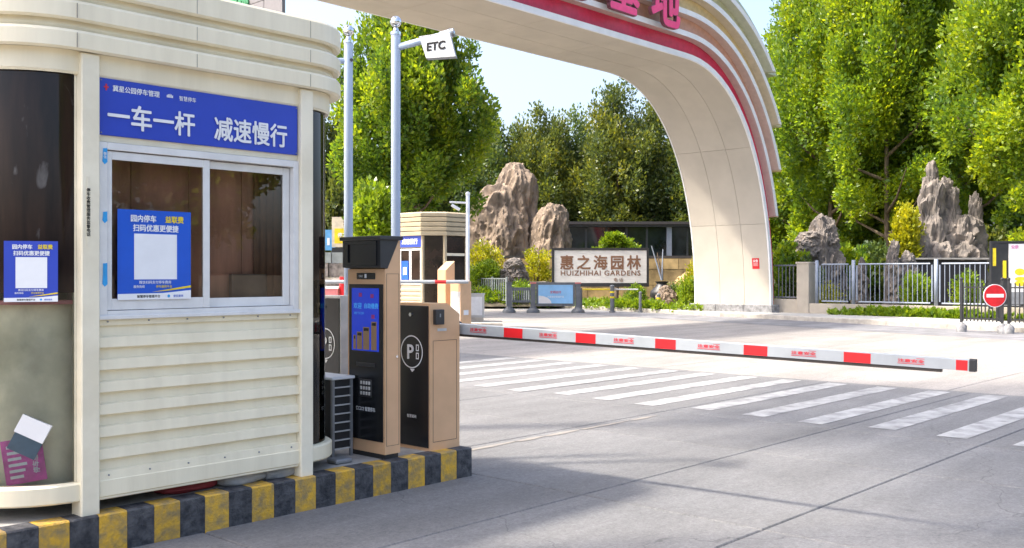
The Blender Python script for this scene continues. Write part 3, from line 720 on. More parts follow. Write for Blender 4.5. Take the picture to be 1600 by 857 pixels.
# ------------------------------------------------------------------ ticket terminal
TU, TV0, TV1 = 4.44, 5.30, 5.715
term = thing('parking_terminal', (4.54, 5.5, IH), 'tall brown parking terminal with black hood and blue screen, on island end', 'terminal')
MB().box(TU + .012, TU + .128, TV0 + .012, TV1 - .012, IH - .004, IH + .032).build('plinth', 'hood_black', term)
prof = [(TU, IH + .032), (TU + .138, IH + .032), (TU + .138, 1.735), (TU + .122, 1.735), (TU + .018, 1.535), (TU, 1.535)]
smooth_by_angle(MB().prism(prof, TV0, TV1, lambda a, b, h: (a, h, b)).build('body', 'terminal_brown', term), 20)
# hood: wedge in front of the slope with an overhanging lid
hp = [(TU - .045, 1.545), (TU + .019, 1.5385), (TU + .1205, 1.737), (TU - .045, 1.737)]
hd = MB().prism(hp, TV0 - .004, TV1 + .004, lambda a, b, h: (a, h, b)).build('hood', 'hood_black', term)
MB().box(TU - .062, TU + .148, TV0 - .022, TV1 + .022, 1.7375, 1.765, .004).build('lid', 'hood_black', hd)
sl_ = Vector((-.02, 0, .192)).normalized()
def hpt(v, z, o): return (TU - .045 - o, v, z)
def hquad(name, v0, v1, z0, z1, o, mat, par):
    return MB().add([hpt(v1, z0, o), hpt(v0, z0, o), hpt(v0, z1, o), hpt(v1, z1, o)], [(0, 1, 2, 3)]).build(name, mat, par)
m = MB()
for v0, v1, z0, z1 in ((TV0 + .03, TV1 - .03, 1.56, 1.58), (TV0 + .03, TV1 - .03, 1.71, 1.73), (TV0 + .03, TV0 + .07, 1.58, 1.71), (TV1 - .07, TV1 - .03, 1.58, 1.71)):
    vs = [hpt(v, z, o) for o in (0, .012) for v, z in ((v1, z0), (v0, z0), (v0, z1), (v1, z1))]
    m.add(vs, [(4, 5, 6, 7), (0, 1, 5, 4), (1, 2, 6, 5), (2, 3, 7, 6), (3, 0, 4, 7)])
m.build('screen_bezel', 'terminal_black', hd)
hquad('led_screen', TV0 + .07, TV1 - .07, 1.58, 1.71, .001, 'terminal_black', hd)
fx = dict(xdir=(0, -1, 0))
sc_ = MB().box(TU - .006, TU + .001, 5.405, 5.61, 1.462, 1.508, .003).build('scanner', 'terminal_black', term)
MB().box(TU - .009, TU - .0055, 5.496, 5.514, 1.472, 1.500).build('sensor', 'white_print', sc_)
text('lettering', '扫码区', .016, 'white_print', sc_, (TU - .0075, 5.56, 1.485), **fx)
fp = MB().box(TU - .005, TU + .001, TV0 + .018, TV1 - .018, .325, 1.428, .002).build('front_panel', 'terminal_black', term)
scr = MB().box(TU - .009, TU - .0045, 5.36, 5.66, .955, 1.40, .001).build('screen', 'screen_blue', term)
# what the screen shows: lettering and a row of tan kiosks
def fq(name, v0, v1, z0, z1, o, mat, par):
    return MB().add([(TU - o, v1, z0), (TU - o, v0, z0), (TU - o, v0, z1), (TU - o, v1, z1)], [(0, 1, 2, 3)]).build(name, mat, par)
text('lettering', '欢迎', .045, 'screen_cyan', scr, (TU - .0105, 5.59, 1.275), bold=.01, **fx)
text('lettering', '自助缴费', .040, 'screen_cyan', scr, (TU - .0105, 5.44, 1.275), bold=.01, **fx)
text('lettering', '请在下方扫码', .019, 'screen_cyan', scr, (TU - .0105, 5.575, 1.222), **fx)
for v, z in ((5.56, 1.352), (5.43, 1.345), (5.42, 1.20)): fq('display_mark', v - .018, v + .018, z - .014, z + .014, .0105, 'screen_red', scr)
for v0, v1, h in ((5.61, 5.64, .10), (5.54, 5.60, .125), (5.46, 5.53, .16), (5.38, 5.44, .20)):
    fq('display_block', v0, v1, .965, .965 + h, .0105, 'screen_tan', scr)
    fq('display_block', v0 + .008, v1 - .008, .965 + h - .028, .965 + h - .008, .0112, 'terminal_black', scr)
for z0, z1, y0 in ((.30, .302, TV0 - .0015), (1.50, 1.502, TV0 - .0015)): MB().box(TU + .012, TU + .126, y0, y0 + .003, z0, z1).build('panel_gap', 'rubber', term)
for u_ in (TU + .012, TU + .124): MB().box(u_, u_ + .002, TV0 - .0015, TV0 + .002, .302, 1.50).build('panel_gap', 'rubber', term)
MB().tube((TU + .105, TV0 + .002, .92), (TU + .105, TV0 - .006, .92), .010, n=12).build('lock', 'chrome', term)
MB().box(TU - .0105, TU - .0045, 5.40, 5.61, .845, .872, .002).build('ticket_slot', 'hood_black', term)
for z_ in (.36, 1.41):
    for v_ in (TV0 + .009, TV1 - .009): MB().tube((TU + .001, v_, z_), (TU - .003, v_, z_), .004, n=8).build('screw', 'chrome', term)
kb = MB().box(TU - .010, TU - .0045, 5.435, 5.575, .63, .755, .002).build('keypad', 'hood_black', term)
for i in range(4):
    for j in range(3):
        MB().box(TU - .015, TU - .0098, 5.449 + i * .030, 5.468 + i * .030, .644 + j * .037, .668 + j * .037, .002).build('key', 'terminal_light', kb)
text('lettering', '口口CE 智慧停车', .032, 'white_print', term, (TU - .0075, 5.505, .545), bold=.01, sx=.9, **fx)

# ------------------------------------------------------------------ barrier gate cabinets
def gate_cabinet(u0, v0, v1, h, side_mat, lb, full=True):
    g = thing('gate_cabinet', (u0 + .14, (v0 + v1) / 2, IH), lb, 'gate cabinet', 'barrier gate cabinets on the near island')
    z1 = IH + h
    pr = [(u0, IH - .004), (u0 + .30, IH - .004), (u0 + .30, z1 - .085), (u0 + .17, z1), (u0, z1)]
    MB().prism(pr, v0, v1, lambda a, b, hh: (a, hh, b)).build('body', side_mat, g)
    MB().box(u0 - .006, u0 + .001, v0 + .012, v1 - .012, IH + .02, z1 - .018, .002).build('front_panel', 'terminal_black', g)
    cvv = (v0 + v1) / 2 + .005; cz = IH + h * .665; m = MB(); n_ = 40; r = .122
    for k in range(n_):
        a = k * 2 * math.pi / n_; b = (k + 1) * 2 * math.pi / n_
        m.add([(u0 - .0085, cvv - math.cos(q) * rr, cz + math.sin(q) * rr) for q, rr in ((a, r), (b, r), (b, r - .009), (a, r - .009))], [(0, 3, 2, 1)])
    m.add([(u0 - .0085, cvv - .03, cz - r - .003), (u0 - .0085, cvv - .03, cz - r - .010), (u0 - .0085, cvv - .005, cz - r - .028), (u0 - .0085, cvv + .02, cz - r - .003)], [(0, 1, 2, 3)])
    m.build('ring_emblem', 'white_print', g)
    text('lettering', 'P', .15, 'white_print', g, (u0 - .0085, cvv + .015, cz), (0, -1, 0), bold=.02)
    for z in (cz + .032, cz - .028):
        m = MB(); q = .012
        for a, b, e, f in ((-.055, -.047, -.024, .024), (-.079, -.071, -.024, .024), (-.071, -.055, -.024, -.016), (-.071, -.055, .016, .024)):
            m.add([(u0 - .0085, cvv + b, z + e), (u0 - .0085, cvv + a, z + e), (u0 - .0085, cvv + a, z + f), (u0 - .0085, cvv + b, z + f)], [(0, 1, 2, 3)])
        m.build('emblem', 'white_print', g)
    lk = MB().tube((u0 - .005, cvv + .01, z1 - .085), (u0 - .016, cvv + .01, z1 - .085), .014, n=14).build('lock', 'chrome', g)
    text('lettering', '智慧道闸', .026, 'white_print', g, (u0 - .0085, cvv, IH + .24), (0, -1, 0), bold=.01)
    if full:
        bx_ = MB().box(u0 + .03, u0 + .115, v0 - .035, v0 + .001, z1 - .155, z1 - .045, .004).build('side_box', 'hood_black', g)
        MB().box(u0 + .065, u0 + .075, v0 - .038, v0 - .034, z1 - .10, z1 - .075).build('button', 'grey_metal', bx_)
        for z_ in (IH + .06, IH + .80): MB().box(u0 + .03, u0 + .27, v0 - .0015, v0 + .002, z_, z_ + .0025).build('panel_gap', 'rubber', g)
        for a_ in (u0 + .03, u0 + .2675): MB().box(a_, a_ + .0025, v0 - .0015, v0 + .002, IH + .0625, IH + .80).build('panel_gap', 'rubber', g)
        MB().box(u0 + .075, u0 + .165, v0 - .0025, v0 + .001, z1 - .205, z1 - .185).build('rating_plate', 'terminal_light', g)
    return g
gate_cabinet(4.87, 5.31, 5.68, 1.075, 'terminal_brown', 'brown sided gate cabinet with white ringed P, holding the long barrier arm')
gate_cabinet(4.70, 6.14, 6.50, 1.12, 'terminal_light', 'pale sided gate cabinet half hidden between booth and tall terminal', False)

# long barrier arm
A0 = Vector((5.225, 5.42, 1.088)); A1 = Vector((5.63, 1.79, 1.005))
arm = thing('barrier_arm', A0, 'long white and red barrier arm reaching across the lane', 'barrier arm')
AD = (A1 - A0); AL = AD.length; AD.normalize(); AN = Vector((-AD.y, AD.x, 0)).normalized()
if AN.x > 0: AN = -AN                                    # towards oncoming cars
AU = AD.cross(AN); AU = AU if AU.z > 0 else -AU
def arm_sec(t): k = t / AL; return .040 - .009 * k, .020          # half height, half depth
def arm_piece(name, t0, t1, mat, grow=0.0, z0=-1, z1=1, par=arm, ch=.25):
    m = MB(); vs = []
    for t in (t0, t1):
        hh, dd = arm_sec(t); c = A0 + AD * t
        for a, b in ((-1, z0), (1, z0), (1, z1 - ch * .5), (1 - ch * 1.6, z1), (-1 + ch * 1.6, z1), (-1, z1 - ch * .5)):
            vs.append(c + AN * (a * (dd + grow)) + AU * (b * (hh + (grow if abs(b) == 1 else 0))))
    n_ = 6
    m.add(vs, [tuple(range(n_ - 1, -1, -1)), tuple(range(n_, 2 * n_))] + [(i, (i + 1) % n_, n_ + (i + 1) % n_, n_ + i) for i in range(n_)])
    return m.build(name, mat, par)
arm_piece('boom', .0, AL - .02, 'arm_white')
arm_piece('end_cap', AL - .02, AL + .012, 'rubber', .003)
def t_at(x):
    """distance along the boom at which the survey picture shows column x"""
    lo, hi = 0, AL * 1.05
    for _ in range(50):
        mid = (lo + hi) / 2; p = A0 + AD * mid
        if 800 + F * p.dot(RGT) / p.dot(FWD) < x: lo = mid
        else: hi = mid
    return lo
def arm_face(name, t0, t1, b0, b1, mat, o=.0015):
    m = MB(); vs = []
    for t, b in ((t0, b0), (t1, b0), (t1, b1), (t0, b1)):
        hh, dd = arm_sec(t); vs.append(A0 + AD * t + AN * (dd + o) + AU * (b * hh))
    return m.add(vs, [(0, 1, 2, 3)]).build(name, mat, arm)
for x0, x1 in ((790, 819), (902, 933), (1026, 1058), (1164, 1201), (1320, 1362), (1495, 1513)):
    arm_face('red_band', t_at(x0), t_at(x1), -.97, .80, 'arm_red')
for x0, x1 in ((737, 763), (845, 873), (961, 993), (1092, 1127), (1238, 1277), (1404, 1446)):
    a, b = t_at(x0), t_at(x1); c = (a + b) / 2; hh, dd = arm_sec(c)
    fl = 1
    text('lettering', '注意安全', hh * .62, 'red_print', arm, A0 + AD * c + AN * (dd + .002) + AU * (hh * .05), tuple(AD), up=tuple(AU), bold=.03, sx=(b - a) / (hh * .62 * 4.0))
    arm_face('print_line', a, b, -.50, -.40, 'red_print', .002)
    arm_face('print_line', b - (b - a) * .3, b, .48, .56, 'red_print', .002)
m = MB(); vs = []
for t in (.0, t_at(1472)):
    hh, dd = arm_sec(t); c = A0 + AD * t
    for a, b in ((-.8, -hh - .018), (.8, -hh - .018), (.8, -hh - .001), (-.8, -hh - .001)): vs.append(c + AN * (a * dd) + AU * b)
m.add(vs, [(3, 2, 1, 0), (4, 5, 6, 7), (0, 1, 5, 4), (1, 2, 6, 5), (2, 3, 7, 6), (3, 0, 4, 7)]).build('rubber_strip', 'arm_rubber', arm)
MB().tube(A0 + Vector((-.06, 0, 0)), A0 + Vector((.035, 0, 0)), .06, n=18).build('hub', 'hood_black', arm)

# ------------------------------------------------------------------ poles with heads
def pole(x, d, top_y, r, lb, name):
    p = at(x, 428, d); zt = EYE + (428 - top_y) / F * d
    t = thing(name, (p.x, p.y, IH), lb, 'pole')
    zb_ = zt - .155
    MB().lathe(p, [(r * 1.9, IH - .004), (r * 1.9, IH + .015), (r, IH + .016), (r, zb_)], 20).build('shaft', 'pole_paint', t, True)
    smooth_by_angle(t.children[0], 40)
    smooth_by_angle(MB().lathe(p, [(r * 1.15, zb_), (r * 1.15, zb_ + .02), (r * .7, zb_ + .03), (r * .55, zb_ + .05)], 20).build('collar', 'chrome', t), 40)
    MB().ball((p.x, p.y, zb_ + .10), .045, 18, 10).build('finial', 'chrome', t, True)
    return t, p, zb_
t2, p2, z2 = pole(618.5, 7.63, 23, .036, 'pale blue steel pole with silver ball and sidearm holding the ETC sign', 'sign_pole')
h0 = Vector((p2.x, p2.y, z2 - .10)); h1 = at(704, 52, 7.55)
MB().tube(h0, h1, .027, n=14).build('side_arm', 'pole_paint', t2, True)
MB().tube(h1 - (h1 - h0).normalized() * .08, h1 + (h1 - h0).normalized() * .03, .034, n=14).build('clamp', 'grey_metal', t2)
MB().ball(h1, .036).build('end_ball', 'chrome', t2, True)
t1, p1, z1 = pole(544.5, 7.85, 37, .035, 'pale blue steel pole with silver ball, nearest the booth', 'sign_pole')
q0 = Vector((p1.x, p1.y, z1 - .14)); MB().tube(q0, q0 - RGT * .40 + Vector((0, 0, -.01)), .024, n=12).build('side_arm', 'pole_paint', t1, True)
MB().tube(q0 + RGT * .03 - FWD * .02, q0 + RGT * .03 - FWD * .045, .012, n=10).build('bolt', 'iron_black', t1)
etc = thing('lane_sign', at(683, 72, 7.45), 'small tilted white board reading ETC under the pole arm', 'sign')
c1 = [at(655, 57, 7.47), at(702, 50, 7.40), at(712, 88, 7.33), at(666, 91, 7.40)]
nn = (c1[1] - c1[0]).cross(c1[3] - c1[0]).normalized()
if nn.dot(FWD) < 0: nn = -nn
m = MB(); m.add(c1 + [p + nn * .035 for p in c1], [(3, 2, 1, 0), (4, 5, 6, 7), (0, 1, 5, 4), (1, 2, 6, 5), (2, 3, 7, 6), (3, 0, 4, 7)]).build('board', 'sign_grey', etc)
cc = sum(c1, Vector()) / 4 - nn * .003
text('lettering', 'ETC', .10, 'black_print', etc, cc - (c1[1] - c1[0]).normalized() * .012, tuple((c1[1] - c1[0]).normalized()), up=tuple((c1[0] - c1[3]).normalized()), bold=.035, sx=.85)
m = MB()
for i in range(4):
    a, b = c1[i], c1[(i + 1) % 4]; ce = sum(c1, Vector()) / 4
    f = lambda p, k: p + (ce - p) * k - nn * .003
    m.add([f(a, .0), f(b, .0), f(b, .035), f(a, .035)], [(0, 1, 2, 3)])
m.build('edge_trim', 'grey_metal', etc)
MB().tube(at(690, 55, 7.52), at(690, 60, 7.46), .012).tube(at(664, 60, 7.55), at(664, 64, 7.48), .012).build('bracket', 'grey_metal', etc)

# air conditioning condenser between booth and terminal
ac = thing('condenser_unit', (4.32, 5.78, IH), 'grey air conditioner condenser with slatted side, between booth and terminal', 'air conditioner')
au0, au1, av0, av1, az0, az1 = 4.23, 4.41, 5.62, 6.1, IH + .05, .775
MB().box(au0 + .012, au1 - .012, av0 + .012, av1, az0 + .01, az1 - .02).build('core', 'rubber', ac)
MB().box(au0 - .012, au1 + .012, av0 - .012, av1 + .01, az1 - .02, az1, .004).build('top_cover', 'white_metal', ac)
for a, b in ((au0, av0), (au1 - .02, av0), (au0, av1 - .02)): MB().box(a, a + .02, b, b + .02, IH - .004, az1 - .021).build('corner_post', 'grey_metal', ac)
z = az0
while z < az1 - .04:
    MB().box(au0 + .021, au1 - .021, av0 + .001, av0 + .011, z, z + .009).build('slat', 'box_grey', ac); z += .062
MB().box(4.10, 4.24, 5.40, 5.52, IH - .004, IH + .03, .01).build('foot_bracket', 'grey_metal', booth)

# ------------------------------------------------------------------ gateway arch
ACX, AHALF, AZB = 16.5, 9.7, .2                   # middle of the span, half length of the level part
arch = thing('gateway_arch', (31.9, 18.0, .15), 'huge white gateway arch with rainbow striped bands and pink lettering', 'arch')
def arch_curve(o, zmin, n=26):
    """inner line of the arch pushed out by o, from the left foot to the right foot, down to zmin"""
    a = 5.4 + o; b = 8.0 + o; p = 2.2; right = []
    for k in range(n + 1):
        t = math.pi / 2 * (1 - k / n)
        x = a * math.cos(t) ** (2 / p) if k else 0.0; z = b * math.sin(t) ** (2 / p) if k < n else 0.0
        right.append((ACX + AHALF + x, AZB + z))
    out = []
    for i, (x, z) in enumerate(right):
        if z >= zmin: out.append((x, z))
        else:
            (x0, z0) = right[i - 1]; f = (z0 - zmin) / max(1e-6, z0 - z); out.append((x0 + (x - x0) * f, zmin)); break
    left = [(2 * ACX - x, z) for x, z in reversed(out)]
    mid = [(ACX - AHALF + 2 * AHALF * k / 6, AZB + b) for k in range(1, 6)]
    return left + mid + out
def ring(o0, o1, zmin, v0, v1):
    a = arch_curve(o0, zmin); b = arch_curve(o1, zmin)
    n = min(len(a), len(b)); 
    # the two lines are cut at slightly different steps: resample both alike
    def res(c, N=90):
        L = [0]
        for i in range(1, len(c)): L.append(L[-1] + math.dist(c[i], c[i - 1]))
        out = []
        j = 0
        for k in range(N + 1):
            s_ = L[-1] * k / N
            while j < len(c) - 2 and L[j + 1] < s_: j += 1
            f = (s_ - L[j]) / max(1e-9, L[j + 1] - L[j]); out.append((c[j][0] + (c[j + 1][0] - c[j][0]) * f, c[j][1] + (c[j + 1][1] - c[j][1]) * f))
        return out
    a = res(a); b = res(b); N = len(a); m = MB()
    vs = [(x, v0, z) for x, z in a] + [(x, v0, z) for x, z in b] + [(x, v1, z) for x, z in a] + [(x, v1, z) for x, z in b]
    fs = [(0, N, 3 * N, 2 * N), (N - 1, 3 * N - 1, 4 * N - 1, 2 * N - 1)]
    for i in range(N - 1):
        fs += [(i, i + 1, N + i + 1, N + i), (2 * N + i, 3 * N + i, 3 * N + i + 1, 2 * N + i + 1), (i, 2 * N + i, 2 * N + i + 1, i + 1), (N + i, N + i + 1, 3 * N + i + 1, 3 * N + i)]
    return m.add(vs, fs)
VF, VB = 16.82, 19.9
PIT, LIP = .67, .17
ends = [.40, 3.55, 5.2, 6.8, 8.6]
fins = ['', 'fin_pink_brown', 'fin_pink', 'fin_tan', 'fin_olive']
bands = ['arch_red', 'arch_orange', 'arch_yellow', 'arch_olive', 'arch_green']
smooth_by_angle(ring(.032, LIP, .40, VF + .06, VB - .02).build('arch_core', 'arch_backing', arch), 25)
for k in range(5):
    o = PIT * k
    if k == 0:
        smooth_by_angle(ring(.0, LIP, ends[0], VF, VF + .058).build('white_lip', 'arch_white', arch), 25)
        smooth_by_angle(ring(.0, LIP, ends[0], VB - .018, VB + .03).build('white_lip', 'arch_white', arch), 25)
    else:
        smooth_by_angle(ring(o, o + LIP, ends[k], VF - .02 * k, VB - .1 * k).build('white_lip', fins[k], arch), 25)
        smooth_by_angle(ring(o + .004, o + LIP - .004, ends[k] + .01, VF - .02 * k - .012, VF - .02 * k - .001).build('lip_edge', 'arch_white', arch), 25)
    smooth_by_angle(ring(o + LIP + .002, o + PIT - .002, ends[k], VF + .24, VB - .1 * k - .15).build('coloured_band', bands[k], arch), 25)
# soffit cladding, panel by panel
cur = arch_curve(0, .40, 40); off = arch_curve(.03, .40, 40)
cuts_z = [(8.21, None)]
def soffit(i0, i1, va, vb):
    m = MB(); N = i1 - i0 + 1; g_ = .006
    def sh(p, q, e): L = math.dist(p, q); return (p[0] + (q[0] - p[0]) * e / L, p[1] + (q[1] - p[1]) * e / L)
    a = [cur[i] for i in range(i0, i1 + 1)]; b = [off[i] for i in range(i0, i1 + 1)]
    a[0] = sh(a[0], a[1], g_); a[-1] = sh(a[-1], a[-2], g_); b[0] = sh(b[0], b[1], g_); b[-1] = sh(b[-1], b[-2], g_)
    vs = [(x, va, z) for x, z in a] + [(x, vb, z) for x, z in a] + [(x, va, z) for x, z in b] + [(x, vb, z) for x, z in b]
    fs = [(0, 2 * N, 3 * N, N), (N - 1, 2 * N - 1, 4 * N - 1, 3 * N - 1)]
    for i in range(N - 1): fs += [(i, N + i, N + i + 1, i + 1), (i, i + 1, 2 * N + i + 1, 2 * N + i), (N + i, 3 * N + i, 3 * N + i + 1, N + i + 1)]
    smooth_by_angle(m.add(vs, fs).build('soffit_panel', 'arch_panel', arch), 40)
n_half = 0
idx_by_z = lambda zt: min(range(len(cur) // 2, len(cur)), key=lambda i: abs(cur[i][1] - zt) + (0 if cur[i][0] > 26.4 else 9))
r_knee = next(i for i in range(len(cur)) if abs(cur[i][0] - 26.2) < .01)
marks = [r_knee, idx_by_z(5.75), idx_by_z(3.3), len(cur) - 1]
lm = sorted(len(cur) - 1 - i for i in marks)
midm = [i for i in range(lm[-1] + 1, r_knee)]
allm = lm + midm + marks
vs3 = [VF + .062, 17.85, 18.85, VB - .022]
for i0, i1 in zip(allm, allm[1:]):
    for va, vb in zip(vs3, vs3[1:]): soffit(i0, i1, va + .006, vb - .006)
# feet
for u0, u1 in ((31.45, 32.45), (.55, 1.55)):
    for k in range(3):
        v0 = VF - .12 + k * 1.12
        MB().box(u0, u1, v0 + .004, v0 + 1.116, .0, .41, .012).build('base_block', 'granite', arch)
MB().box(32.451, 32.9, VF - .1, VB, .0, .38).build('base_block', 'granite', arch)
# notices on the leg
lx = 31.35
text_t = None
nb = MB()
def on_leg(v, z, o=0.0):
    """a point on the inner face of the right leg"""
    for i in range(len(cur) - 2, len(cur) // 2, -1):
        (x0, z0), (x1, z1) = cur[i], cur[i + 1]
        if z1 <= z <= z0: f = (z - z1) / max(1e-6, z0 - z1); return Vector((x1 + (x0 - x1) * f - o, v, z))
    return Vector((31.6 - o, v, z))
lf = thing('wall_notice', on_leg(17.5, 1.8), 'small red square notice stuck on the white arch leg', 'notice')
MB().add([on_leg(17.50, 1.68, .006), on_leg(17.22, 1.68, .006), on_leg(17.22, 2.06, .006), on_leg(17.50, 2.06, .006)], [(0, 1, 2, 3)]).build('sheet', 'sign_red', lf)
MB().add([on_leg(17.45, 1.78, .012), on_leg(17.27, 1.78, .012), on_leg(17.27, 1.90, .012), on_leg(17.45, 1.90, .012)], [(0, 1, 2, 3)]).build('print_block', 'pink_dull', lf)
text('lettering', '公告', .10, 'white_print', lf, on_leg(17.36, 1.965, .012), (0, -1, 0), bold=.02)
# big letters on the face
for ch, u in (('教', 18.25), ('育', 20.35), ('基', 22.45), ('地', 24.55)):
    lt = text('raised_letter', ch, 1.62, 'letter_side', arch, (u, VF - .30, 9.62), (1, 0, 0), bold=.040, depth=.05, sx=.95)
    text('letter_face', ch, 1.62, 'letter_pink', lt, (u, VF - .358, 9.62), (1, 0, 0), bold=.030, sx=.95)

# ------------------------------------------------------------------ second booth across the lanes
b2 = thing('toll_booth', (18.4, 20.2, .2), 'small distant cream toll booth with chamfered corners behind the terminal', 'booth')
isl2 = thing('far_island', (18, 20, 0), kind='structure')
MB().box(15.9, 19.9, 18.72, 21.6, -.015, .2, .02).build('island_top', 'stone_light', isl2)
def poly_path(x0, x1, y0, y1, c):
    pts = [(x0 + c, y0), (x1 - c, y0), (x1, y0 + c), (x1, y1 - c), (x1 - c, y1), (x0 + c, y1), (x0, y1 - c), (x0, y0 + c)]
    out = []; n = len(pts)
    for i in range(n):
        a = Vector(pts[i - 1]); b = Vector(pts[i]); c_ = Vector(pts[(i + 1) % n])
        n1 = Vector(((b - a).y, -(b - a).x)).normalized(); n2 = Vector(((c_ - b).y, -(c_ - b).x)).normalized(); nn_ = (n1 + n2); nn_ = nn_ / nn_.dot(n1)
        out.append((tuple(b), tuple(nn_)))
    return out
X0, X1, Y0, Y1, CH = 17.59, 19.2, 19.05, 20.80, .42
pp = poly_path(X0, X1, Y0, Y1, CH)
for i in range(5):
    z = 2.52 + i * .125
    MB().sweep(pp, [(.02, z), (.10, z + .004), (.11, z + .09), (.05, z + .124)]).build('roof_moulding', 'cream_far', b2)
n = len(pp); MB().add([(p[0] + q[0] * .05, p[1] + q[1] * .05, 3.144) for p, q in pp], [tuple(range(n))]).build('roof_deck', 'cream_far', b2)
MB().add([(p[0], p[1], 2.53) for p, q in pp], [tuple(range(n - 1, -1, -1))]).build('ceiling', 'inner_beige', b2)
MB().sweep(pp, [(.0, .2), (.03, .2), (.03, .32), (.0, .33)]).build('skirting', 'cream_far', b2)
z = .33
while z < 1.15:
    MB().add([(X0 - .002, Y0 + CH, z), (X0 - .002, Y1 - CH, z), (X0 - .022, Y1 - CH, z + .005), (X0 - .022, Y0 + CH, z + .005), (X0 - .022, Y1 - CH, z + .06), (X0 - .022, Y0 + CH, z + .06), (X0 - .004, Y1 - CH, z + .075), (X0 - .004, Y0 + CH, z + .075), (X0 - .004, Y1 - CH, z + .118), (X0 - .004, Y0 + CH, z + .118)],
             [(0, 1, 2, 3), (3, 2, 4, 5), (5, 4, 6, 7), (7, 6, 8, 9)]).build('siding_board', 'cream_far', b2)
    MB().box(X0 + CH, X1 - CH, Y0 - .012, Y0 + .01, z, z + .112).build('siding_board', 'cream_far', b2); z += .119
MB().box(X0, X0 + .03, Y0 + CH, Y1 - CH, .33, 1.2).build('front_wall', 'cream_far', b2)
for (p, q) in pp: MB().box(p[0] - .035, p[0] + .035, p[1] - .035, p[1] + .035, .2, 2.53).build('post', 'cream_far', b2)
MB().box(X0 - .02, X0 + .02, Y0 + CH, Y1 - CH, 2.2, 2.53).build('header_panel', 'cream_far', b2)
sg2 = MB().box(X0 - .04, X0 - .021, Y0 + CH + .02, Y1 - CH - .02, 2.22, 2.52).build('blue_sign', 'sign_blue', b2)
text('lettering', '减速慢行', .16, 'white_print', sg2, (X0 - .043, Y0 + CH + .46, 2.37), (0, -1, 0), bold=.03)
for v0, v1 in ((Y0 + CH + .03, Y0 + CH + .46), (Y0 + CH + .47, Y1 - CH - .03)):
    m = MB(); m.box(X0 - .02, X0 + .01, v0, v0 + .04, 1.22, 2.18).box(X0 - .02, X0 + .01, v1 - .04, v1, 1.22, 2.18).box(X0 - .019, X0 + .009, v0 + .04, v1 - .04, 1.22, 1.27).box(X0 - .019, X0 + .009, v0 + .04, v1 - .04, 2.13, 2.18)
    sw = m.build('window_frame', 'aluminium_white', b2)
    MB().box(X0 - .006, X0 - .002, v0 + .041, v1 - .041, 1.271, 2.129).build('pane', 'film_brown', sw)
def facet(i, z0, z1, mat, name, o=0.0, ins=.04):
    (a, _), (b, _) = pp[i], pp[(i + 1) % n]; a = Vector(a); b = Vector(b); d = (b - a).normalized(); nn_ = Vector((d.y, -d.x))
    a2 = a + d * ins + nn_ * o; b2_ = b - d * ins + nn_ * o
    m = MB(); c = [(a2.x, a2.y), (b2_.x, b2_.y), (b2_.x - nn_.x * .01, b2_.y - nn_.y * .01), (a2.x - nn_.x * .01, a2.y - nn_.y * .01)]
    m.add([(x, y, z0) for x, y in c] + [(x, y, z1) for x, y in c], [(0, 1, 5, 4), (1, 2, 6, 5), (2, 3, 7, 6), (3, 0, 4, 7), (4, 5, 6, 7), (3, 2, 1, 0)])
    return m.build(name, mat, b2)
facet(7, .36, 2.52, 'film_brown', 'corner_glass')
facet(0, 1.3, 1.98, 'film_brown', 'window_pane'); facet(0, 2.06, 2.5, 'film_brown', 'transom_pane')
facet(0, 1.985, 2.055, 'cream_light', 'transom', .012); facet(0, 1.24, 1.298, 'cream_light', 'window_sill', .015)
facet(1, .36, 2.52, 'film_brown', 'corner_glass'); facet(2, .33, 2.53, 'cream', 'side_wall'); facet(4, .33, 2.53, 'cream', 'rear_wall'); facet(5, .33, 2.53, 'cream', 'rear_wall'); facet(3, .33, 2.53, 'cream', 'side_wall')

po3 = thing('payment_poster', (X0 - .05, 20.1, 1.35), 'tiny blue poster in the window of the distant booth', 'poster')
MB().box(X0 - .046, X0 - .042, 19.98, 20.26, 1.35, 1.85).build('sheet', 'poster_blue', po3); MB().box(X0 - .049, X0 - .0465, 20.05, 20.19, 1.48, 1.68).build('blank_panel', 'white_print', po3)
def far_cabinet(px, d, w_, h, lb, slope=False):
    p = at(px, 428, d); g = thing('gate_cabinet', (p.x, p.y, .2), lb, 'gate cabinet', 'gate cabinets by the distant booth')
    e = w_ / 2; z1 = .2 + h
    pr = [(p.x - e, .198), (p.x + e, .198), (p.x + e, z1), (p.x - e, z1 - (.22 if slope else .0))]
    MB().prism(pr, p.y - e, p.y + e, lambda a, b, hh: (a, hh, b)).build('body', 'terminal_brown', g)
    MB().box(p.x - e - .006, p.x - e + .001, p.y - e + .02, p.y + e - .02, .25, z1 - .25).build('front_panel', 'terminal_light' if not slope else 'terminal_brown', g)
    MB().box(p.x - .08, p.x + .08, p.y - e - .008, p.y - e + .001, .5, .62).build('rating_plate', 'panel_white', g)
    return p
far_cabinet(697, 24.6, .30, 1.62, 'slim brown terminal with slanted top in front of the distant booth', True)
pc = far_cabinet(720, 24.2, .36, 1.12, 'squat brown gate cabinet by the white pole, holding the distant arm')
fa = thing('barrier_arm', (pc.x, pc.y, 1.3), 'thin distant white and red barrier arm beside the small booth', 'barrier arm')
D2 = -RGT; q0 = Vector((pc.x, pc.y, 1.31)) - FWD * .26 + RGT * .2
for k in range(16):
    a = q0 + D2 * (k * .27); b = q0 + D2 * ((k + 1) * .27)
    MB().tube(a, b, .045, n=8).build('boom_section', 'arm_red' if k % 6 in (2,) else 'arm_white', fa)
wp = at(731, 428, 24.3); lp = thing('camera_pole', (wp.x, wp.y, .2), 'thin white pole with a short camera arm at the distant booth', 'pole')
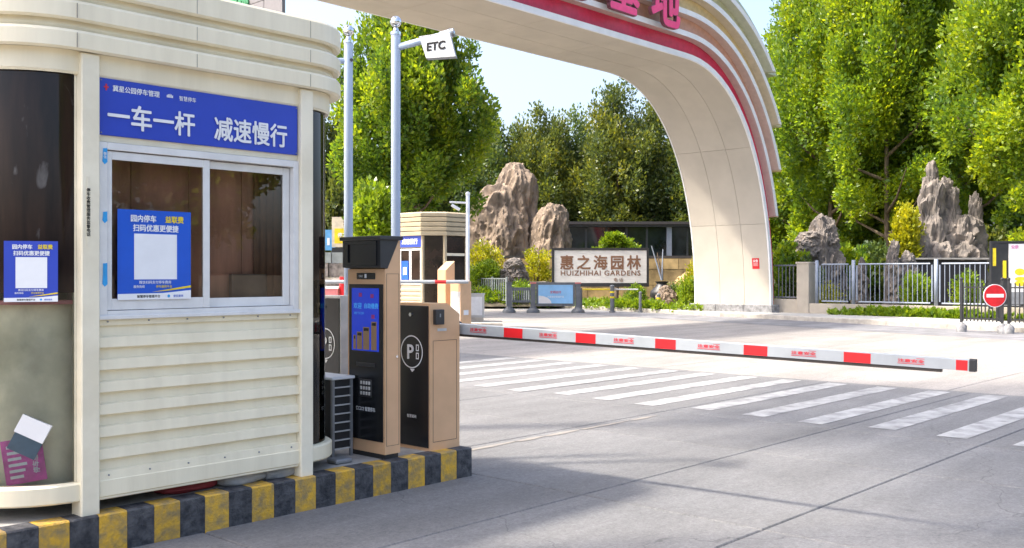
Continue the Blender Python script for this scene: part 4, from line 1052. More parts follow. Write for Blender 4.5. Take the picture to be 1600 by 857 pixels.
MB().tube((wp.x, wp.y, .198), (wp.x, wp.y, 3.45), .05, n=10).build('shaft', 'white_metal', lp, True)
MB().tube((wp.x, wp.y, 3.25), tuple(Vector((wp.x, wp.y, 3.27)) - RGT * .45), .025, n=8).build('side_arm', 'white_metal', lp)
cq = Vector((wp.x, wp.y, 3.2)) - RGT * .4
MB().tube(cq, cq + Vector((0, 0, -.12)) + RGT * .2, .04, n=8).build('camera_head', 'white_metal', lp)
MB().ball((wp.x, wp.y, 3.47), .06).build('finial', 'white_metal', lp)
eb = at(744, 428, 27); ebx = thing('utility_box', (eb.x, eb.y, 0), 'grey utility box behind the white pole', 'utility box')
MB().obox(eb, RGT, .22, FWD, .2, .62, .32).build('cabinet', 'box_grey', ebx)
MB().obox(eb, RGT, .24, FWD, .22, .03, .941).build('lid', 'box_grey', ebx)
MB().obox(eb, RGT, .2, FWD, .18, .335, -.015).build('plinth', 'stone_light', ebx)
MB().obox(eb - FWD * .205 + RGT * .0, RGT, .17, FWD, .008, .5, .38).build('door', 'white_metal', ebx)
kb_ = at(758, 428, 25.5); st = thing('kerb_block', (kb_.x, kb_.y, 0), 'beige concrete block at the end of the distant island', 'concrete block')
MB().obox(kb_, RGT, .45, FWD, .25, .25, -.01).build('block', 'stone_light', st)
MB().obox(kb_ - FWD * .252, RGT, .04, FWD, .004, .06, .1).build('tie_hole', 'inner_dark', st)

# billboards and low stone wall seen between booth and terminal
def board(px0, px1, y0, y1, d, name, lb, cat, base_mat, deco=None, legs=True):
    a = at(px0, y1, d); b = at(px1, y0, d); c = (a + b) / 2; w_ = (px1 - px0) / F * d / 2; h = b.z - a.z
    t = thing(name, (c.x, c.y, 0), lb, cat)
    MB().obox(c, RGT, w_, FWD, .05, h, a.z).build('panel', base_mat, t)
    if legs:
        for sx in (-.7, .7): MB().obox(c + RGT * (sx * w_) + FWD * .08, RGT, .05, FWD, .03, a.z + h * .8 + .02, -.02).build('post', 'grey_metal', t)
    def P(fx, fz, o=.053): q = c + RGT * (fx * w_) - FWD * o; return Vector((q.x, q.y, a.z + h * fz))
    def quad(nm, x0, x1, z0, z1, mt, o=.054): MB().add([P(x0, z0, o), P(x1, z0, o), P(x1, z1, o), P(x0, z1, o)], [(0, 1, 2, 3)]).build(nm, mt, t)
    if deco: deco(t, P, quad, h)
    return t
def deco_bill(t, P, quad, h):
    quad('print_band', -.85, .85, .12, .62, 'yellow_print')
    text('lettering', '停车场出口', h * .16, 'white_print', t, P(.05, .4, .058), tuple(RGT), bold=.03)
    text('lettering', '欢迎', h * .2, 'letter_bronze', t, P(0, .8, .058), tuple(RGT), bold=.02)
    quad('base_strip', -1, 1, -.22, -.02, 'hood_black')
board(519, 572, 339, 386, 33, 'billboard', 'cream billboard with a yellow band behind the tall terminal', 'billboard', 'panel_beige', deco_bill)
def deco_ho(t, P, quad, h):
    for x in (-.2, .35): quad('notice_sheet', x - .12, x + .12, .25, .6, 'panel_white')
board(492, 524, 359, 391, 34, 'hoarding', 'pale blue site hoarding to the left of the cream billboard', 'hoarding', 'hoarding_blue', deco_ho)
sw_ = thing('stone_wall', at(520, 428, 31.5), 'rough grey stone wall in banded courses between booth and terminal', 'wall')
c = at(510, 428, 31.5); sw_.location.z = 0
rg = random.Random(4)
ORG[sw_.name] = Vector(sw_.location)
for row, (z0, z1, mt) in enumerate(((.0, .55, 'stone_stripe'), (.55, .75, 'stone_light'), (.75, 1.2, 'stone_stripe'), (1.2, 1.4, 'stone_light'), (1.4, 1.85, 'stone_stripe'), (1.85, 2.2, 'fence_grey_green'))):
    x = -1.8
    while x < 1.2:
        w_ = rg.uniform(.45, .8) if mt == 'stone_stripe' else 1.0
        q = c + RGT * (x + w_ / 2) + FWD * rg.uniform(-.04, .04)
        MB().obox(q, RGT, w_ / 2 - .01, FWD, .25, z1 - z0 - .015, z0).build('stone', mt, sw_); x += w_
pw = at(517, 428, 27.5); pk = thing('pink_barrier', (pw.x, pw.y, 0), 'faded pink water barrier with a red post behind the hidden cabinet', 'barrier')
MB().obox(pw - RGT * .2, RGT, .42, FWD, .18, 1.1, -.01).build('barrier_body', 'pink_dull', pk)
MB().obox(pw - RGT * .2, RGT, .44, FWD, .2, .06, 1.09).build('barrier_cap', 'panel_white', pk)
MB().tube(tuple(pw + RGT * .33) [:2] + (-.01,), tuple(pw + RGT * .33)[:2] + (1.42,), .09, n=12).build('red_post', 'arm_red', pk)

# tall clad building behind the booth roof
tb = thing('clad_building', (at(340, 428, 44).x, at(340, 428, 44).y, 0), 'tall pale panel clad block with green letters above the booth roof', 'building')
VX = Vector((0, -1, 0)); UX = Vector((1, 0, 0))        # the block stands square to the island; its letters face the sun
wx = 4.2; cb = at(440, 428, 42) - VX * wx
MB().obox(cb + UX * .16, VX, wx - .03, UX, .05, 17.9, -.08).build('core', 'cladding', tb)
for i in range(6):
    for j in range(8):
        x0 = -wx + i * 2 * wx / 6
        MB().obox(cb + UX * .07 + VX * (x0 + wx / 6), VX, wx / 6 - .022, UX, .03, 2.22, j * 2.25 - .05).build('cladding_panel', 'cladding', tb)
tl = cb + VX * .35 - UX * .0; text('lettering', '景园林', 1.1, 'green_letter', tb, (tl.x, tl.y, EYE + 417 / F * (tl.dot(FWD)) + .25), tuple(VX), bold=.04, sx=.8, depth=.03)

# ------------------------------------------------------------------ garden behind the left end of the road
rk = thing('boulder_group', at(805, 428, 52), 'tall pair of tan weathered boulders behind the garden wall', 'boulders'); rk.location.z = .13; ORG[rk.name] = Vector(rk.location)
def rp(px, d, z): p = at(px, 428, d); return (p.x, p.y, z)
def bwid(px, d): return px / F * d
rock('boulder', rk, rp(783, 52, 2.6), (1.65, 1.6, 3.5), 2.3, 'rock_tan', top=.85, sub=6)
rock('boulder', rk, rp(806, 52.5, 3.6), (1.15, 1.3, 3.7), 3.9, 'rock_tan', top=.85, sub=6)
rock('boulder', rk, rp(848, 51.5, 2.1), (1.15, 1.2, 3.0), 5.2, 'rock_tan', top=.8, sub=6, lean=tuple((RGT * .5)[:2]))
rock('boulder', rk, rp(828, 51, 1.3), (.8, .9, 2.0), 6.1, 'rock_tan', top=.5, lean=tuple((RGT * .6)[:2]))

pv = thing('garden_pavilion', at(985, 428, 57), 'low dark glass pavilion with a flat roof behind the name sign', 'building'); pv.location.z = .1; ORG[pv.name] = Vector(pv.location)
pc_ = at(990, 428, 58); L_ = bwid(232, 58) / 2
MB().obox(pc_, RGT, L_, FWD, 2.0, .16, 4.32).build('roof', 'dark_roof', pv)
MB().obox(pc_, RGT, L_ - .1, FWD, 1.85, .12, 4.195).build('soffit', 'dark_frame', pv)
for k in range(7):
    x0 = -L_ + .3 + k * (2 * L_ - .6) / 7; x1 = x0 + (2 * L_ - .6) / 7
    q = pc_ + RGT * ((x0 + x1) / 2) - FWD * 1.4
    MB().obox(q, RGT, (x1 - x0) / 2 - .06, FWD, .03, 3.0, 1.19).build('glass_pane', 'pavilion_glass', pv)
    MB().obox(pc_ + RGT * x0 - FWD * 1.4, RGT, .055, FWD, .06, 4.15, .04).build('mullion', 'dark_frame', pv)
MB().obox(pc_ + RGT * (L_ * .42) - FWD * 1.55, RGT, .14, FWD, .12, 4.18, .01).build('column', 'fence_blue_grey', pv)
MB().obox(pc_, RGT, L_ - .3, FWD, 1.2, 1.2, -.02).build('base_wall', 'dark_frame', pv)

gw = thing('garden_wall', at(915, 428, 50), 'long ochre stone garden wall behind the name sign', 'wall'); gw.location.z = .1; ORG[gw.name] = Vector(gw.location)
g0 = at(728, 428, 50); rg = random.Random(8); tot = bwid(400, 50)
zrow = [.1, .95, 1.75, 2.30]
for r in range(3):
    x = 0.0
    while x < tot:
        w_ = min(rg.uniform(.9, 1.7), tot - x + .01)
        q = g0 + RGT * (x + w_ / 2) + FWD * rg.uniform(0, .05)
        MB().obox(q, RGT, w_ / 2 - .012, FWD, .2, zrow[r + 1] - zrow[r] - .02, zrow[r]).build('stone_block', 'wall_ochre', gw); x += w_
MB().obox(g0 + RGT * tot / 2 + FWD * .1, RGT, tot / 2 + .1, FWD, .22, .12, 2.305).build('coping', 'dark_roof', gw)
MB().obox(g0 + RGT * tot / 2 + FWD * .16, RGT, tot / 2, FWD, .1, 2.2, .1).build('core', 'road_base', gw)
# name sign
ns = thing('name_sign', at(937, 428, 46), 'wide white garden name sign with brown lettering in a black frame', 'sign'); ns.location.z = .1; ORG[ns.name] = Vector(ns.location)
nc = at(938, 428, 46); px = 46 / F; nw = 72 * px; zt_, zb2 = EYE + 37 * px, EYE - 14 * px
MB().obox(nc, RGT, nw, FWD, .06, zt_ - zb2, zb2).build('face_slab', 'marble', ns)
f_ = .11
MB().obox(nc + FWD * .02, RGT, nw + f_, FWD, .10, f_, zt_ + .001).build('frame_bar', 'iron_black', ns)
MB().obox(nc + FWD * .02, RGT, nw + f_, FWD, .10, f_ * 1.6, zb2 - f_ * 1.6 - .001).build('frame_bar', 'iron_black', ns)
for sx in (-1, 1): MB().obox(nc + RGT * (sx * (nw + f_ / 2 + .001)) + FWD * .02, RGT, f_ / 2 - .002, FWD, .10, zt_ - zb2 - .004, zb2 + .002).build('frame_bar', 'iron_black', ns)
for sx in (-.8, .8): MB().obox(nc + RGT * (sx * nw) + FWD * .06, RGT, .1, FWD, .05, zb2 - f_ * 1.6 - .12, .1).build('post', 'iron_black', ns)
nf = nc - FWD * .064
text('lettering', '惠之海园林', .70, 'letter_bronze', ns, (nf.x, nf.y, EYE + 18 * px), tuple(RGT), bold=.028, sx=.96, space=1.32)
text('lettering', 'HUIZHIHAI GARDENS', .33, 'letter_bronze', ns, (nf.x, nf.y, EYE + 1.5 * px), tuple(RGT), bold=.02, sx=1.06, space=1.12)
nq = nc - FWD * .064 + RGT * (28 * px); text('lettering', '电 话', .20, 'letter_bronze', ns, (nq.x, nq.y, EYE - 9 * px), tuple(RGT), bold=.01)

bg_ = lambda px, d, z=.13: (at(px, 428, d).x, at(px, 428, d).y, z)
bank = thing('planted_bank', at(795, 428, 45), kind='structure'); bank.location.z = 0; ORG[bank.name] = Vector(bank.location)
b0 = at(795, 428, 45); b0.z = 0; hw_ = 1.95
MB().add([b0 + RGT * (sx * (hw_ + ex)) + FWD * f + Vector((0, 0, z)) for sx in (-1, 1) for f, z, ex in ((-2.6, .10, .35), (-1.9, .45, .25), (-1.2, .92, .1), (2.9, 1.15, 0), (3.4, .1, .3))],
         [(0, 5, 6, 1), (1, 6, 7, 2), (2, 7, 8, 3), (3, 8, 9, 4), (4, 3, 2, 1, 0), (5, 6, 7, 8, 9)]).build('bank_soil', 'soil', bank)
cvr = put('bank_cover', crown_mesh('g', (0, 0, 0), (2.0, .7, .28), 240, .22, 9000, .11, 52, 'ball', .8), 'leaf_mid', bank); cvr['kind'] = 'stuff'; cvr.location = Vector((0, 0, .55)) - FWD * 1.75; cvr.rotation_euler = (math.radians(30), 0, PHI - math.radians(90))
bush(bg_(760, 44.2, .92), (.62, .62, .58), 'neatly clipped round green hedge ball left of the garden rocks', 11, 'leaf_hedge', 'clipped_hedge', 'hedge', n_leaf=9000, leaf=.07, n_clump=500, clump_r=.10, inner=.1)
bush(bg_(757, 48, 1.0), (1.0, .7, .95), 'loose yellow leaved shrub behind the clipped round hedge', 12, 'leaf_yellow', 'yellow_shrub', 'shrub', n_leaf=3600, leaf=.12, n_clump=60, clump_r=.34)
bush(bg_(838, 48.2, .8), (.9, .6, .95), 'yellow green shrub growing at the foot of the tan boulders', 13, 'leaf_yellow', 'yellow_shrub', 'shrub', n_leaf=3200, leaf=.11, n_clump=50, clump_r=.3)
bush(bg_(740, 45), (.6, .5, .8), 'green shrub beside the white pole at the garden edge', 14, 'leaf_mid', 'green_shrub', 'shrub', n_leaf=2600, leaf=.1)
bush(bg_(810, 43), (.75, .5, .42), 'low spreading green shrub between the clipped hedge and name sign', 15, 'leaf_hedge', 'green_shrub', 'shrub', n_leaf=3000, leaf=.09)
bush(bg_(852, 42.6), (.7, .5, .36), 'low dark green shrub under the left end of the name sign', 16, 'leaf_mid', 'green_shrub', 'shrub', n_leaf=2600, leaf=.09)
bush(bg_(994, 42.6), (.50, .45, .42), 'rounded green shrub covering the right corner of the name sign', 17, 'leaf_mid', 'green_shrub', 'shrub', n_leaf=4200, leaf=.07, n_clump=200, clump_r=.12)
bush(bg_(1080, 38.5), (.42, .42, .58), 'yellow green hedge bush at the foot of the arch leg', 18, 'leaf_hedge', 'hedge_bush', 'hedge', n_leaf=3600, leaf=.09)
bush(bg_(1090, 40.5), (.45, .45, .95), 'taller yellow shrub half hidden behind the arch leg', 19, 'leaf_yellow', 'yellow_shrub', 'shrub', n_leaf=2600, leaf=.1)
bush(bg_(1058, 43.5), (.42, .4, .42), 'dark green shrub between the black vase and pale stone', 20, 'leaf_dark', 'green_shrub', 'shrub', n_leaf=2200, leaf=.09)
# cloud pine in front of pavilion
cp = thing('cloud_pine', bg_(962, 48.5), 'spreading bright green ornamental pine above the name sign', 'tree')
B_ = Vector(bg_(962, 48.5)); mb = MB(); limb(mb, [B_, B_ + Vector((.15, 0, 1.2)), B_ + Vector((-.1, .1, 2.2)), B_ + Vector((.1, 0, 2.9))], .13, .05, 8)
for k, (dx, dz) in enumerate(((-.8, 2.35), (.85, 2.4), (.1, 3.1), (-.35, 2.9), (.5, 2.8))): limb(mb, [B_ + Vector((0, 0, 1.8)), B_ + RGT * dx + Vector((0, 0, dz))], .05, .02, 6)
mb.build('trunk', 'bark', cp)
for k, (dx, dz, r_) in enumerate(((-.72, 2.5, .42), (.75, 2.5, .48), (.0, 3.15, .42), (-.35, 2.95, .42), (.42, 2.85, .5), (.0, 2.45, .5), (1.0, 2.35, .3))):
    o = put('foliage_pad', crown_mesh('pad', tuple(RGT * dx + Vector((0, 0, dz))), (r_, r_, r_ * .5), 40, .18, 1300, .11, 40 + k, 'ball', .8), 'leaf_hedge', cp); o['kind'] = 'stuff'
for px_, d, r_, sd, mt, lb in ((805, 45.5, (.62, .6, .78), 21, 'rock_grey', 'upright grey scholar rock left of the name sign'), (847, 44.5, (.5, .5, .6), 22, 'rock_grey', 'smaller grey rock touching the left edge of the name sign'),
                               (1041, 41.5, (.42, .4, .52), 23, 'rock_tan', 'pointed brown stone in front of the black vase'), (1075, 44, (.75, .6, .85), 24, 'wall_ochre', 'pale yellow boulder beside the arch leg'), (787, 44.5, (.45, .4, .45), 25, 'rock_grey', 'low grey stone right of the clipped round hedge')):
    q = bg_(px_, d); o = rock('garden_stone', None, (q[0], q[1], (.9 if px_ < 830 else .1) + r_[2] * .75), r_, sd, mt, style='craggy', top=.6); tag(o, lb, 'stone', 'stones in the entrance garden')
vz = thing('black_urn', bg_(1034, 43), 'black urn with tall curved stems on the garden bed', 'urn')
vp = bg_(1034, 43); smooth_by_angle(MB().lathe(vp, [(.30, .12), (.36, .2), (.52, .55), (.50, .75), (.26, .98), (.22, 1.08), (.30, 1.18)], 16).build('vessel', 'iron_black', vz), 50)
vq = Vector(vp)
for k, (dx, dz) in enumerate(((-.45, 2.6), (.05, 2.45), (-.2, 2.3))):
    m = MB(); limb(m, [vq + Vector((0, 0, 1.1)), vq + RGT * (dx * .4) + Vector((0, 0, 1.7)), vq + RGT * dx + Vector((0, 0, dz))], .05, .02, 6); m.build('stem', 'bark' if k == 2 else 'fence_blue_grey', vz)
me_ = crown_mesh('g', (0, 0, .1), (4.6, .5, .16), 300, .2, 9000, .12, 51, 'ball', .8)
og = put('ground_cover', me_, 'leaf_hedge'); og.location = bg_(965, 40.6); og.rotation_euler.z = math.atan2(KD.y, KD.x) - math.pi; tag(og, 'low bright ground cover along the garden bed', 'ground cover', kind='stuff')

# ------------------------------------------------------------------ rails and posts at the far kerb
rl = thing('guard_rail', at(850, 428, 38.2), 'dark grey guard rail with a pale blue advert panel and three footed posts', 'guard rail'); rl.location.z = 0; ORG[rl.name] = Vector(rl.location)
def rpt(px, z, d=38.2): p = at(px, 428, d); return Vector((p.x, p.y, z))
for x in (795.5, 833, 903):
    q = rpt(x, 0)
    po_ = MB().obox(q, RGT, .10, FWD, .08, 1.02, .1).build('rail_post', 'rail_grey', rl)
    smooth_by_angle(MB().lathe(q, [(.26, .0), (.26, .07), (.20, .14), (.14, .17), (.12, .24)], 14).build('post_foot', 'rail_grey', po_), 50)
    MB().obox(q, RGT, .12, FWD, .10, .06, 1.121).build('post_cap', 'pink_dull' if x != 795.5 else 'rail_grey', po_)
for x0, x1, z0, z1 in ((799, 829.5, .86, .98), (799, 829.5, .40, .48)):
    a, b = rpt(x0, 0), rpt(x1, 0); MB().obox((a + b) / 2, RGT, (b - a).length / 2 - .02, FWD, .035, z1 - z0, z0).build('rail_bar', 'rail_grey', rl)
for k in range(9):
    q = rpt(801.5 + k * 3.3, 0); MB().obox(q, RGT, .018, FWD, .018, .375, .483).build('rail_spindle', 'rail_grey', rl)
a, b = rpt(837, 0), rpt(899, 0); cA = (a + b) / 2; hw = (b - a).length / 2
MB().obox(cA, RGT, hw - .02, FWD, .05, .92, .26).build('panel_frame', 'rail_grey', rl)
ap = MB().obox(cA - FWD * .055, RGT, hw - .10, FWD, .006, .72, .36).build('advert_panel', 'panel_sky', rl)
qf = cA - FWD * .064
text('lettering', '文明出行', .11, 'arm_red', ap, (qf.x, qf.y, .80), tuple(RGT), bold=.01); text('lettering', '共建美好家园环境', .08, 'white_print', ap, (qf.x, qf.y, .62), tuple(RGT))
m = MB(); e0 = qf - RGT * (hw - .11)
m.add([(e0.x, e0.y, .365), *[tuple(e0 + RGT * (.5 * math.cos(t_)) + Vector((0, 0, .365 + .30 * math.sin(t_) ))) for t_ in (0, .3, .6, .9, 1.2, 1.57)]], [tuple(range(7))]); m.build('print_swirl', 'panel_white', ap)
def bar_fence(p0, p1, z0, z1, nb_, mat, lb, name, rb=.016, posts=2, group=None, cat='fence', post_r=.05, over=.1):
    t = thing(name, (p0.x, p0.y, 0), lb, cat, group); d = (p1 - p0); d.z = 0
    ax = d.normalized(); ay = Vector((-ax.y, ax.x, 0))
    for z in (z0, z1): MB().obox((p0 + p1) / 2, ax, d.length / 2, ay, .022, .04, z).build('rail', mat, t)
    for k in range(nb_):
        q = p0 + d * ((k + .5) / nb_); MB().obox(q, ax, rb, ay, rb, z1 - z0 - .042, z0 + .041).build('bar', mat, t)
    for k in range(posts):
        q = p0 + d * (k / max(1, posts - 1)) + ay * .0; MB().tube((q.x, q.y, .12), (q.x, q.y, z1 + over), post_r, n=10).build('post', mat, t)
    return t
bar_fence(rpt(748, 0, 44), rpt(792, 0, 42.5), .35, 1.28, 13, 'fence_grey_green', 'grey green railing in front of the clipped hedge', 'garden_railing', .018, 3)
bar_fence(rpt(799, 0, 41.5), rpt(832, 0, 41), .35, .85, 9, 'fence_grey_green', 'low grey green railing behind the guard rail', 'garden_railing', .016, 2)
def thin_post(px, d, h, lb, r=.07, bands_=True):
    q = rpt(px, 0, d); t = thing('bollard', (q.x, q.y, 0), lb, 'bollard', 'bollards along the far kerb')
    MB().tube((q.x, q.y, -.01), (q.x, q.y, h), r, n=12).build('shaft', 'rail_grey', t)
    MB().ball((q.x, q.y, h), r * 1.15, 12, 6, .6).build('cap', 'rail_grey', t)
    MB().tube((q.x, q.y, -.01), (q.x, q.y, .06), r * 1.6, r * 1.5, n=12).build('foot', 'rail_grey', t)
    if bands_:
        for z in (h * .55, h * .75): MB().tube((q.x, q.y, z), (q.x, q.y, z + .07), r * 1.04, n=12, caps=False).build('band', 'yellow_print', t)
    return t
thin_post(956.5, 38.4, 1.02, 'thick grey bollard just right of the guard rail', .085)
thin_post(1000.5, 38.3, .78, 'short slim plain grey post between two banded bollards', .06, False)
thin_post(1029, 38.2, .70, 'black bollard with yellow bands nearest the arch leg', .075)
hb = thing('height_bar', rpt(915, 0, 38.6), 'thin yellow and grey horizontal bar between slim posts right of the guard rail', 'barrier')
a, b, c = rpt(908, .90, 38.5), rpt(953, .90, 38.5), rpt(997, .90, 38.4)
MB().tube(a, b, .03, n=8).build('bar', 'yellow_print', hb); MB().tube(b, c, .028, n=8).build('bar', 'box_grey', hb)
MB().tube(rpt(908, -.01, 38.5), rpt(908, .95, 38.5), .045, n=8).build('post', 'rail_grey', hb)

# ------------------------------------------------------------------ right side: fence, rockery, boards
FU = 32.1
pl = thing('gate_pillar', (FU, 15.9, .15), 'square beige stone pillar at the left end of the garden fence', 'pillar')
MB().box(FU - .2, FU + .35, 15.55, 16.0, .1, 1.85, .01).build('shaft', 'wall_beige', pl); MB().box(FU - .23, FU + .38, 15.52, 16.03, 1.851, 1.92, .01).build('cap', 'wall_beige', pl)
lw = thing('low_wall', (FU, 10, .15), 'long low beige wall carrying the pale blue fence', 'wall')
v = 15.545
while v > 2: MB().box(FU - .18, FU + .15, v - 1.99, v - .004, .08, .49, .006).build('wall_panel', 'wall_beige', lw); v -= 2.0
MB().box(FU - .1, FU + .15, 16.005, 16.9, .08, .62, .006).build('wall_panel', 'wall_beige', lw)
def garden_fence(v0, v1, lb, u=FU, z0=.52, z1=1.83, nb_=16):
    t = thing('garden_fence', (u, v0, .49), lb, 'fence', 'pale blue garden fence panels')
    for v_ in (v0,): MB().tube((u, v_, .485), (u, v_, 1.97), .06, n=12).build('post', 'fence_blue_grey', t, True)
    a, b = v0 - .12, v1 + .12
    for z in (z0 + .05, z1): MB().tube((u, a - .06, z), (u, b + .06, z), .026, n=8).build('rail', 'fence_blue_grey', t)
    for v_ in (a, b): MB().tube((u, v_, z0 + .1), (u, v_, z1 - .04), .026, n=8).build('stile', 'fence_blue_grey', t)
    for k in range(nb_):
        v_ = a + (b - a) * (k + 1) / (nb_ + 1); MB().tube((u, v_, z0 + .05), (u, v_, z1), .012, n=6).build('bar', 'fence_blue_grey', t)
    return t
vp_ = [15.35, 14.05, 11.35, 8.7, 6.0, 3.3]
lbs = ['short pale blue fence panel next to the beige pillar', 'long pale blue fence panel in front of the small rocks', 'pale blue fence panel under the tall grey rockery', 'pale blue fence panel behind the poster board', 'pale blue fence panel farthest right']
for i in range(len(vp_) - 1): garden_fence(vp_[i], vp_[i + 1], lbs[i], nb_=9 if i == 0 else 15)
gf = thing('garden_fence', (FU, 16.9, .6), 'narrow dark fence section between arch leg and beige pillar', 'fence')
for k in range(6): MB().tube((FU, 16.08 + k * .14, .61), (FU, 16.08 + k * .14, 1.78), .016, n=6).build('bar', 'rail_grey', gf)
for z in (.68, 1.80): MB().tube((FU, 16.0, z), (FU, 16.95, z), .026, n=8).build('rail', 'rail_grey', gf)
gs = put('grass_verge', crown_mesh('g', (0, 0, .0), (2.9, .28, .14), 420, .12, 11000, .13, 61, 'ball', 1.0, up=1.5), 'leaf_hedge'); gs.location = (FU - .55, 11.9, .15); gs.rotation_euler.z = math.radians(90)
tag(gs, 'strip of fresh green grass in front of the low wall', 'grass', kind='stuff')
gs2 = gs.copy(); C.objects.link(gs2); gs2.location = (FU - .6, 6.0, .15); gs2['label'] = 'green grass strip behind the black crowd barrier'

rr_ = thing('rockery', at(1460, 428, 37), 'tall craggy grey rockery with twin spires behind the fence', 'rockery'); rr_.location.z = .13; ORG[rr_.name] = Vector(rr_.location)
for px_, d, z, r_, sd, tp in ((1457, 37, 2.7, (.62, .6, 2.85), 31, .55), (1481, 37.2, 2.5, (.55, .6, 2.55), 32, .6), (1505, 37, 1.7, (.95, .8, 2.0), 33, .75), (1524, 37.3, 2.2, (.42, .45, 2.25), 34, .5),
                              (1465, 36.6, 1.2, (.9, .8, 1.5), 35, .7), (1440, 37, 1.3, (.5, .5, 1.7), 36, .7), (1396, 35.0, 1.25, (.34, .36, 1.45), 37, .5), (1418, 35.2, 1.15, (.5, .4, 1.15), 38, .6), (1436, 36.2, 1.6, (.55, .5, 1.7), 39, .6)):
    rock('crag', rr_, rp(px_, d, z), r_, sd, 'rock_grey', style='craggy', top=tp, twist=.3)
MB().obox(at(1475, 428, 35.6), RGT, 1.7, FWD, .35, .06, 2.02).build('stone_shelf', 'kerb_stone', rr_)
MB().obox(at(1480, 428, 35.7), RGT, 1.3, FWD, .28, 1.9, .1).build('basin_wall', 'inner_dark', rr_)
r2 = thing('rockery', at(1280, 428, 38), 'small flat topped grey rockery beside the arch leg', 'rockery'); r2.location.z = .13; ORG[r2.name] = Vector(r2.location)
for px_, d, z, r_, sd, tp in ((1285, 38, 1.7, (.55, .5, 2.0), 41, .8), (1266, 38, 2.6, (.75, .5, .55), 42, .8), (1294, 38, 2.6, (.4, .4, 1.0), 43, .7), (1300, 38, 1.3, (.5, .5, 1.2), 44, .8), (1262, 38.2, 1.0, (.4, .4, 1.2), 46, .7)):
    rock('crag', r2, rp(px_, d, z), r_, sd, 'rock_grey', style='craggy', top=tp)
o = rock('garden_stone', None, rp(1346, 36, 1.1), (.28, .26, 1.0), 45, 'rock_grey', style='craggy', top=.5); tag(o, 'slim upright grey stone behind the middle of the fence', 'stone', 'stones in the entrance garden')
bush(bg_(1414, 36.0, 1.5), (.42, .4, 1.25), 'tall bright yellow shrub left of the twin rock spires', 71, 'leaf_yellow', 'yellow_shrub', 'shrub', n_leaf=5200, leaf=.13, n_clump=110, clump_r=.24, tall=1.6)
bush(bg_(1235, 37), (.8, .7, 1.25), 'green bush between the arch leg and small rockery', 72, 'leaf_mid', 'green_shrub', 'shrub', n_leaf=4200, leaf=.15)
bush(bg_(1262, 36.3), (.55, .45, .9), 'dark green shrub in front of the small rockery', 73, 'leaf_dark', 'green_shrub', 'shrub', n_leaf=2600, leaf=.13)
bush(bg_(1325, 39), (1.3, .9, 1.2), 'feathery green shrub right of the small rockery', 74, 'leaf_mid', 'green_shrub', 'shrub', n_leaf=5200, leaf=.17)
bush(bg_(1372, 39.5), (1.2, .9, 1.3), 'dark green shrub left of the yellow shrub', 75, 'leaf_dark', 'green_shrub', 'shrub', n_leaf=5000, leaf=.17)
bush(bg_(1432, 33.6), (.6, .35, .65), 'low yellow green shrub seen through the fence bars', 76, 'leaf_hedge', 'green_shrub', 'shrub', n_leaf=2600, leaf=.11)
bush(bg_(1512, 33.4), (.7, .35, .6), 'yellow green shrub behind the fence near the poster board', 77, 'leaf_hedge', 'green_shrub', 'shrub', n_leaf=2600, leaf=.11)
bush(bg_(1290, 35.6), (.8, .35, .42), 'low flowering shrub behind the short fence panel', 78, 'leaf_yellow', 'green_shrub', 'shrub', n_leaf=1600, leaf=.1)
bush(bg_(1548, 40), (1.0, .9, 1.6), 'olive shrub to the right of the tall rockery', 79, 'leaf_olive', 'green_shrub', 'shrub', n_leaf=4200, leaf=.17)

# poster board at the right edge
pb = thing('notice_board', at(1585, 428, 28.2), 'black framed notice board with white poster at the right edge', 'notice board'); pb.location.z = .1; ORG[pb.name] = Vector(pb.location)
pxm = 28.2 / F
def bp(px_, z, o=0.0): q = at(px_, 428, 28.2) - FWD * o; return Vector((q.x, q.y, z))
def bbox_(nm, x0, x1, z0, z1, mt, o=0.0, th=.04, par=pb): MB().obox((bp(x0, 0, o) + bp(x1, 0, o)) / 2, RGT, (x1 - x0) * pxm / 2, FWD, th, z1 - z0, z0).build(nm, mt, par)
bbox_('backing', 1549.5, 1655, .62, 2.39, 'hood_black', 0, .03); bbox_('top_rail', 1547, 1657, 2.391, 2.44, 'iron_black', 0, .06)
bbox_('side_rail', 1547, 1549.4, .5, 2.39, 'iron_black', 0, .06); bbox_('side_rail', 1655.2, 1657, .5, 2.39, 'iron_black', 0, .06)
bbox_('poster_sheet', 1575, 1645, .98, 2.36, 'panel_white', .04, .008); bbox_('base_panel', 1575, 1645, .64, .97, 'grey_metal', .04, .008)
bbox_('yellow_strip', 1549.8, 1555, 1.73, 2.24, 'yellow_print', .04, .008); bbox_('yellow_strip', 1566, 1571, 1.38, 1.88, 'yellow_print', .04, .008)
for x in (1560, 1640): bbox_('leg', x - 2, x + 2, .1, .62, 'iron_black')
for (x, z, rx, rz_) in ((1592, 1.56, .15, .10), (1593, 1.36, .17, .06), (1592, 1.23, .16, .08)):
    c = bp(x, z, .052); MB().add([c + RGT * (rx * math.cos(k * .5236)) + Vector((0, 0, rz_ * math.sin(k * .5236))) for k in range(12)], [tuple(range(12))]).build('printed_motif', 'yellow_print', pb)
text('lettering', '公示', .11, 'pink_print', pb, bp(1584, 2.27, .052), tuple(RGT), bold=.02); text('lettering', '园区导览图', .10, 'red_print', pb, bp(1612, 2.27, .052), tuple(RGT), bold=.02)
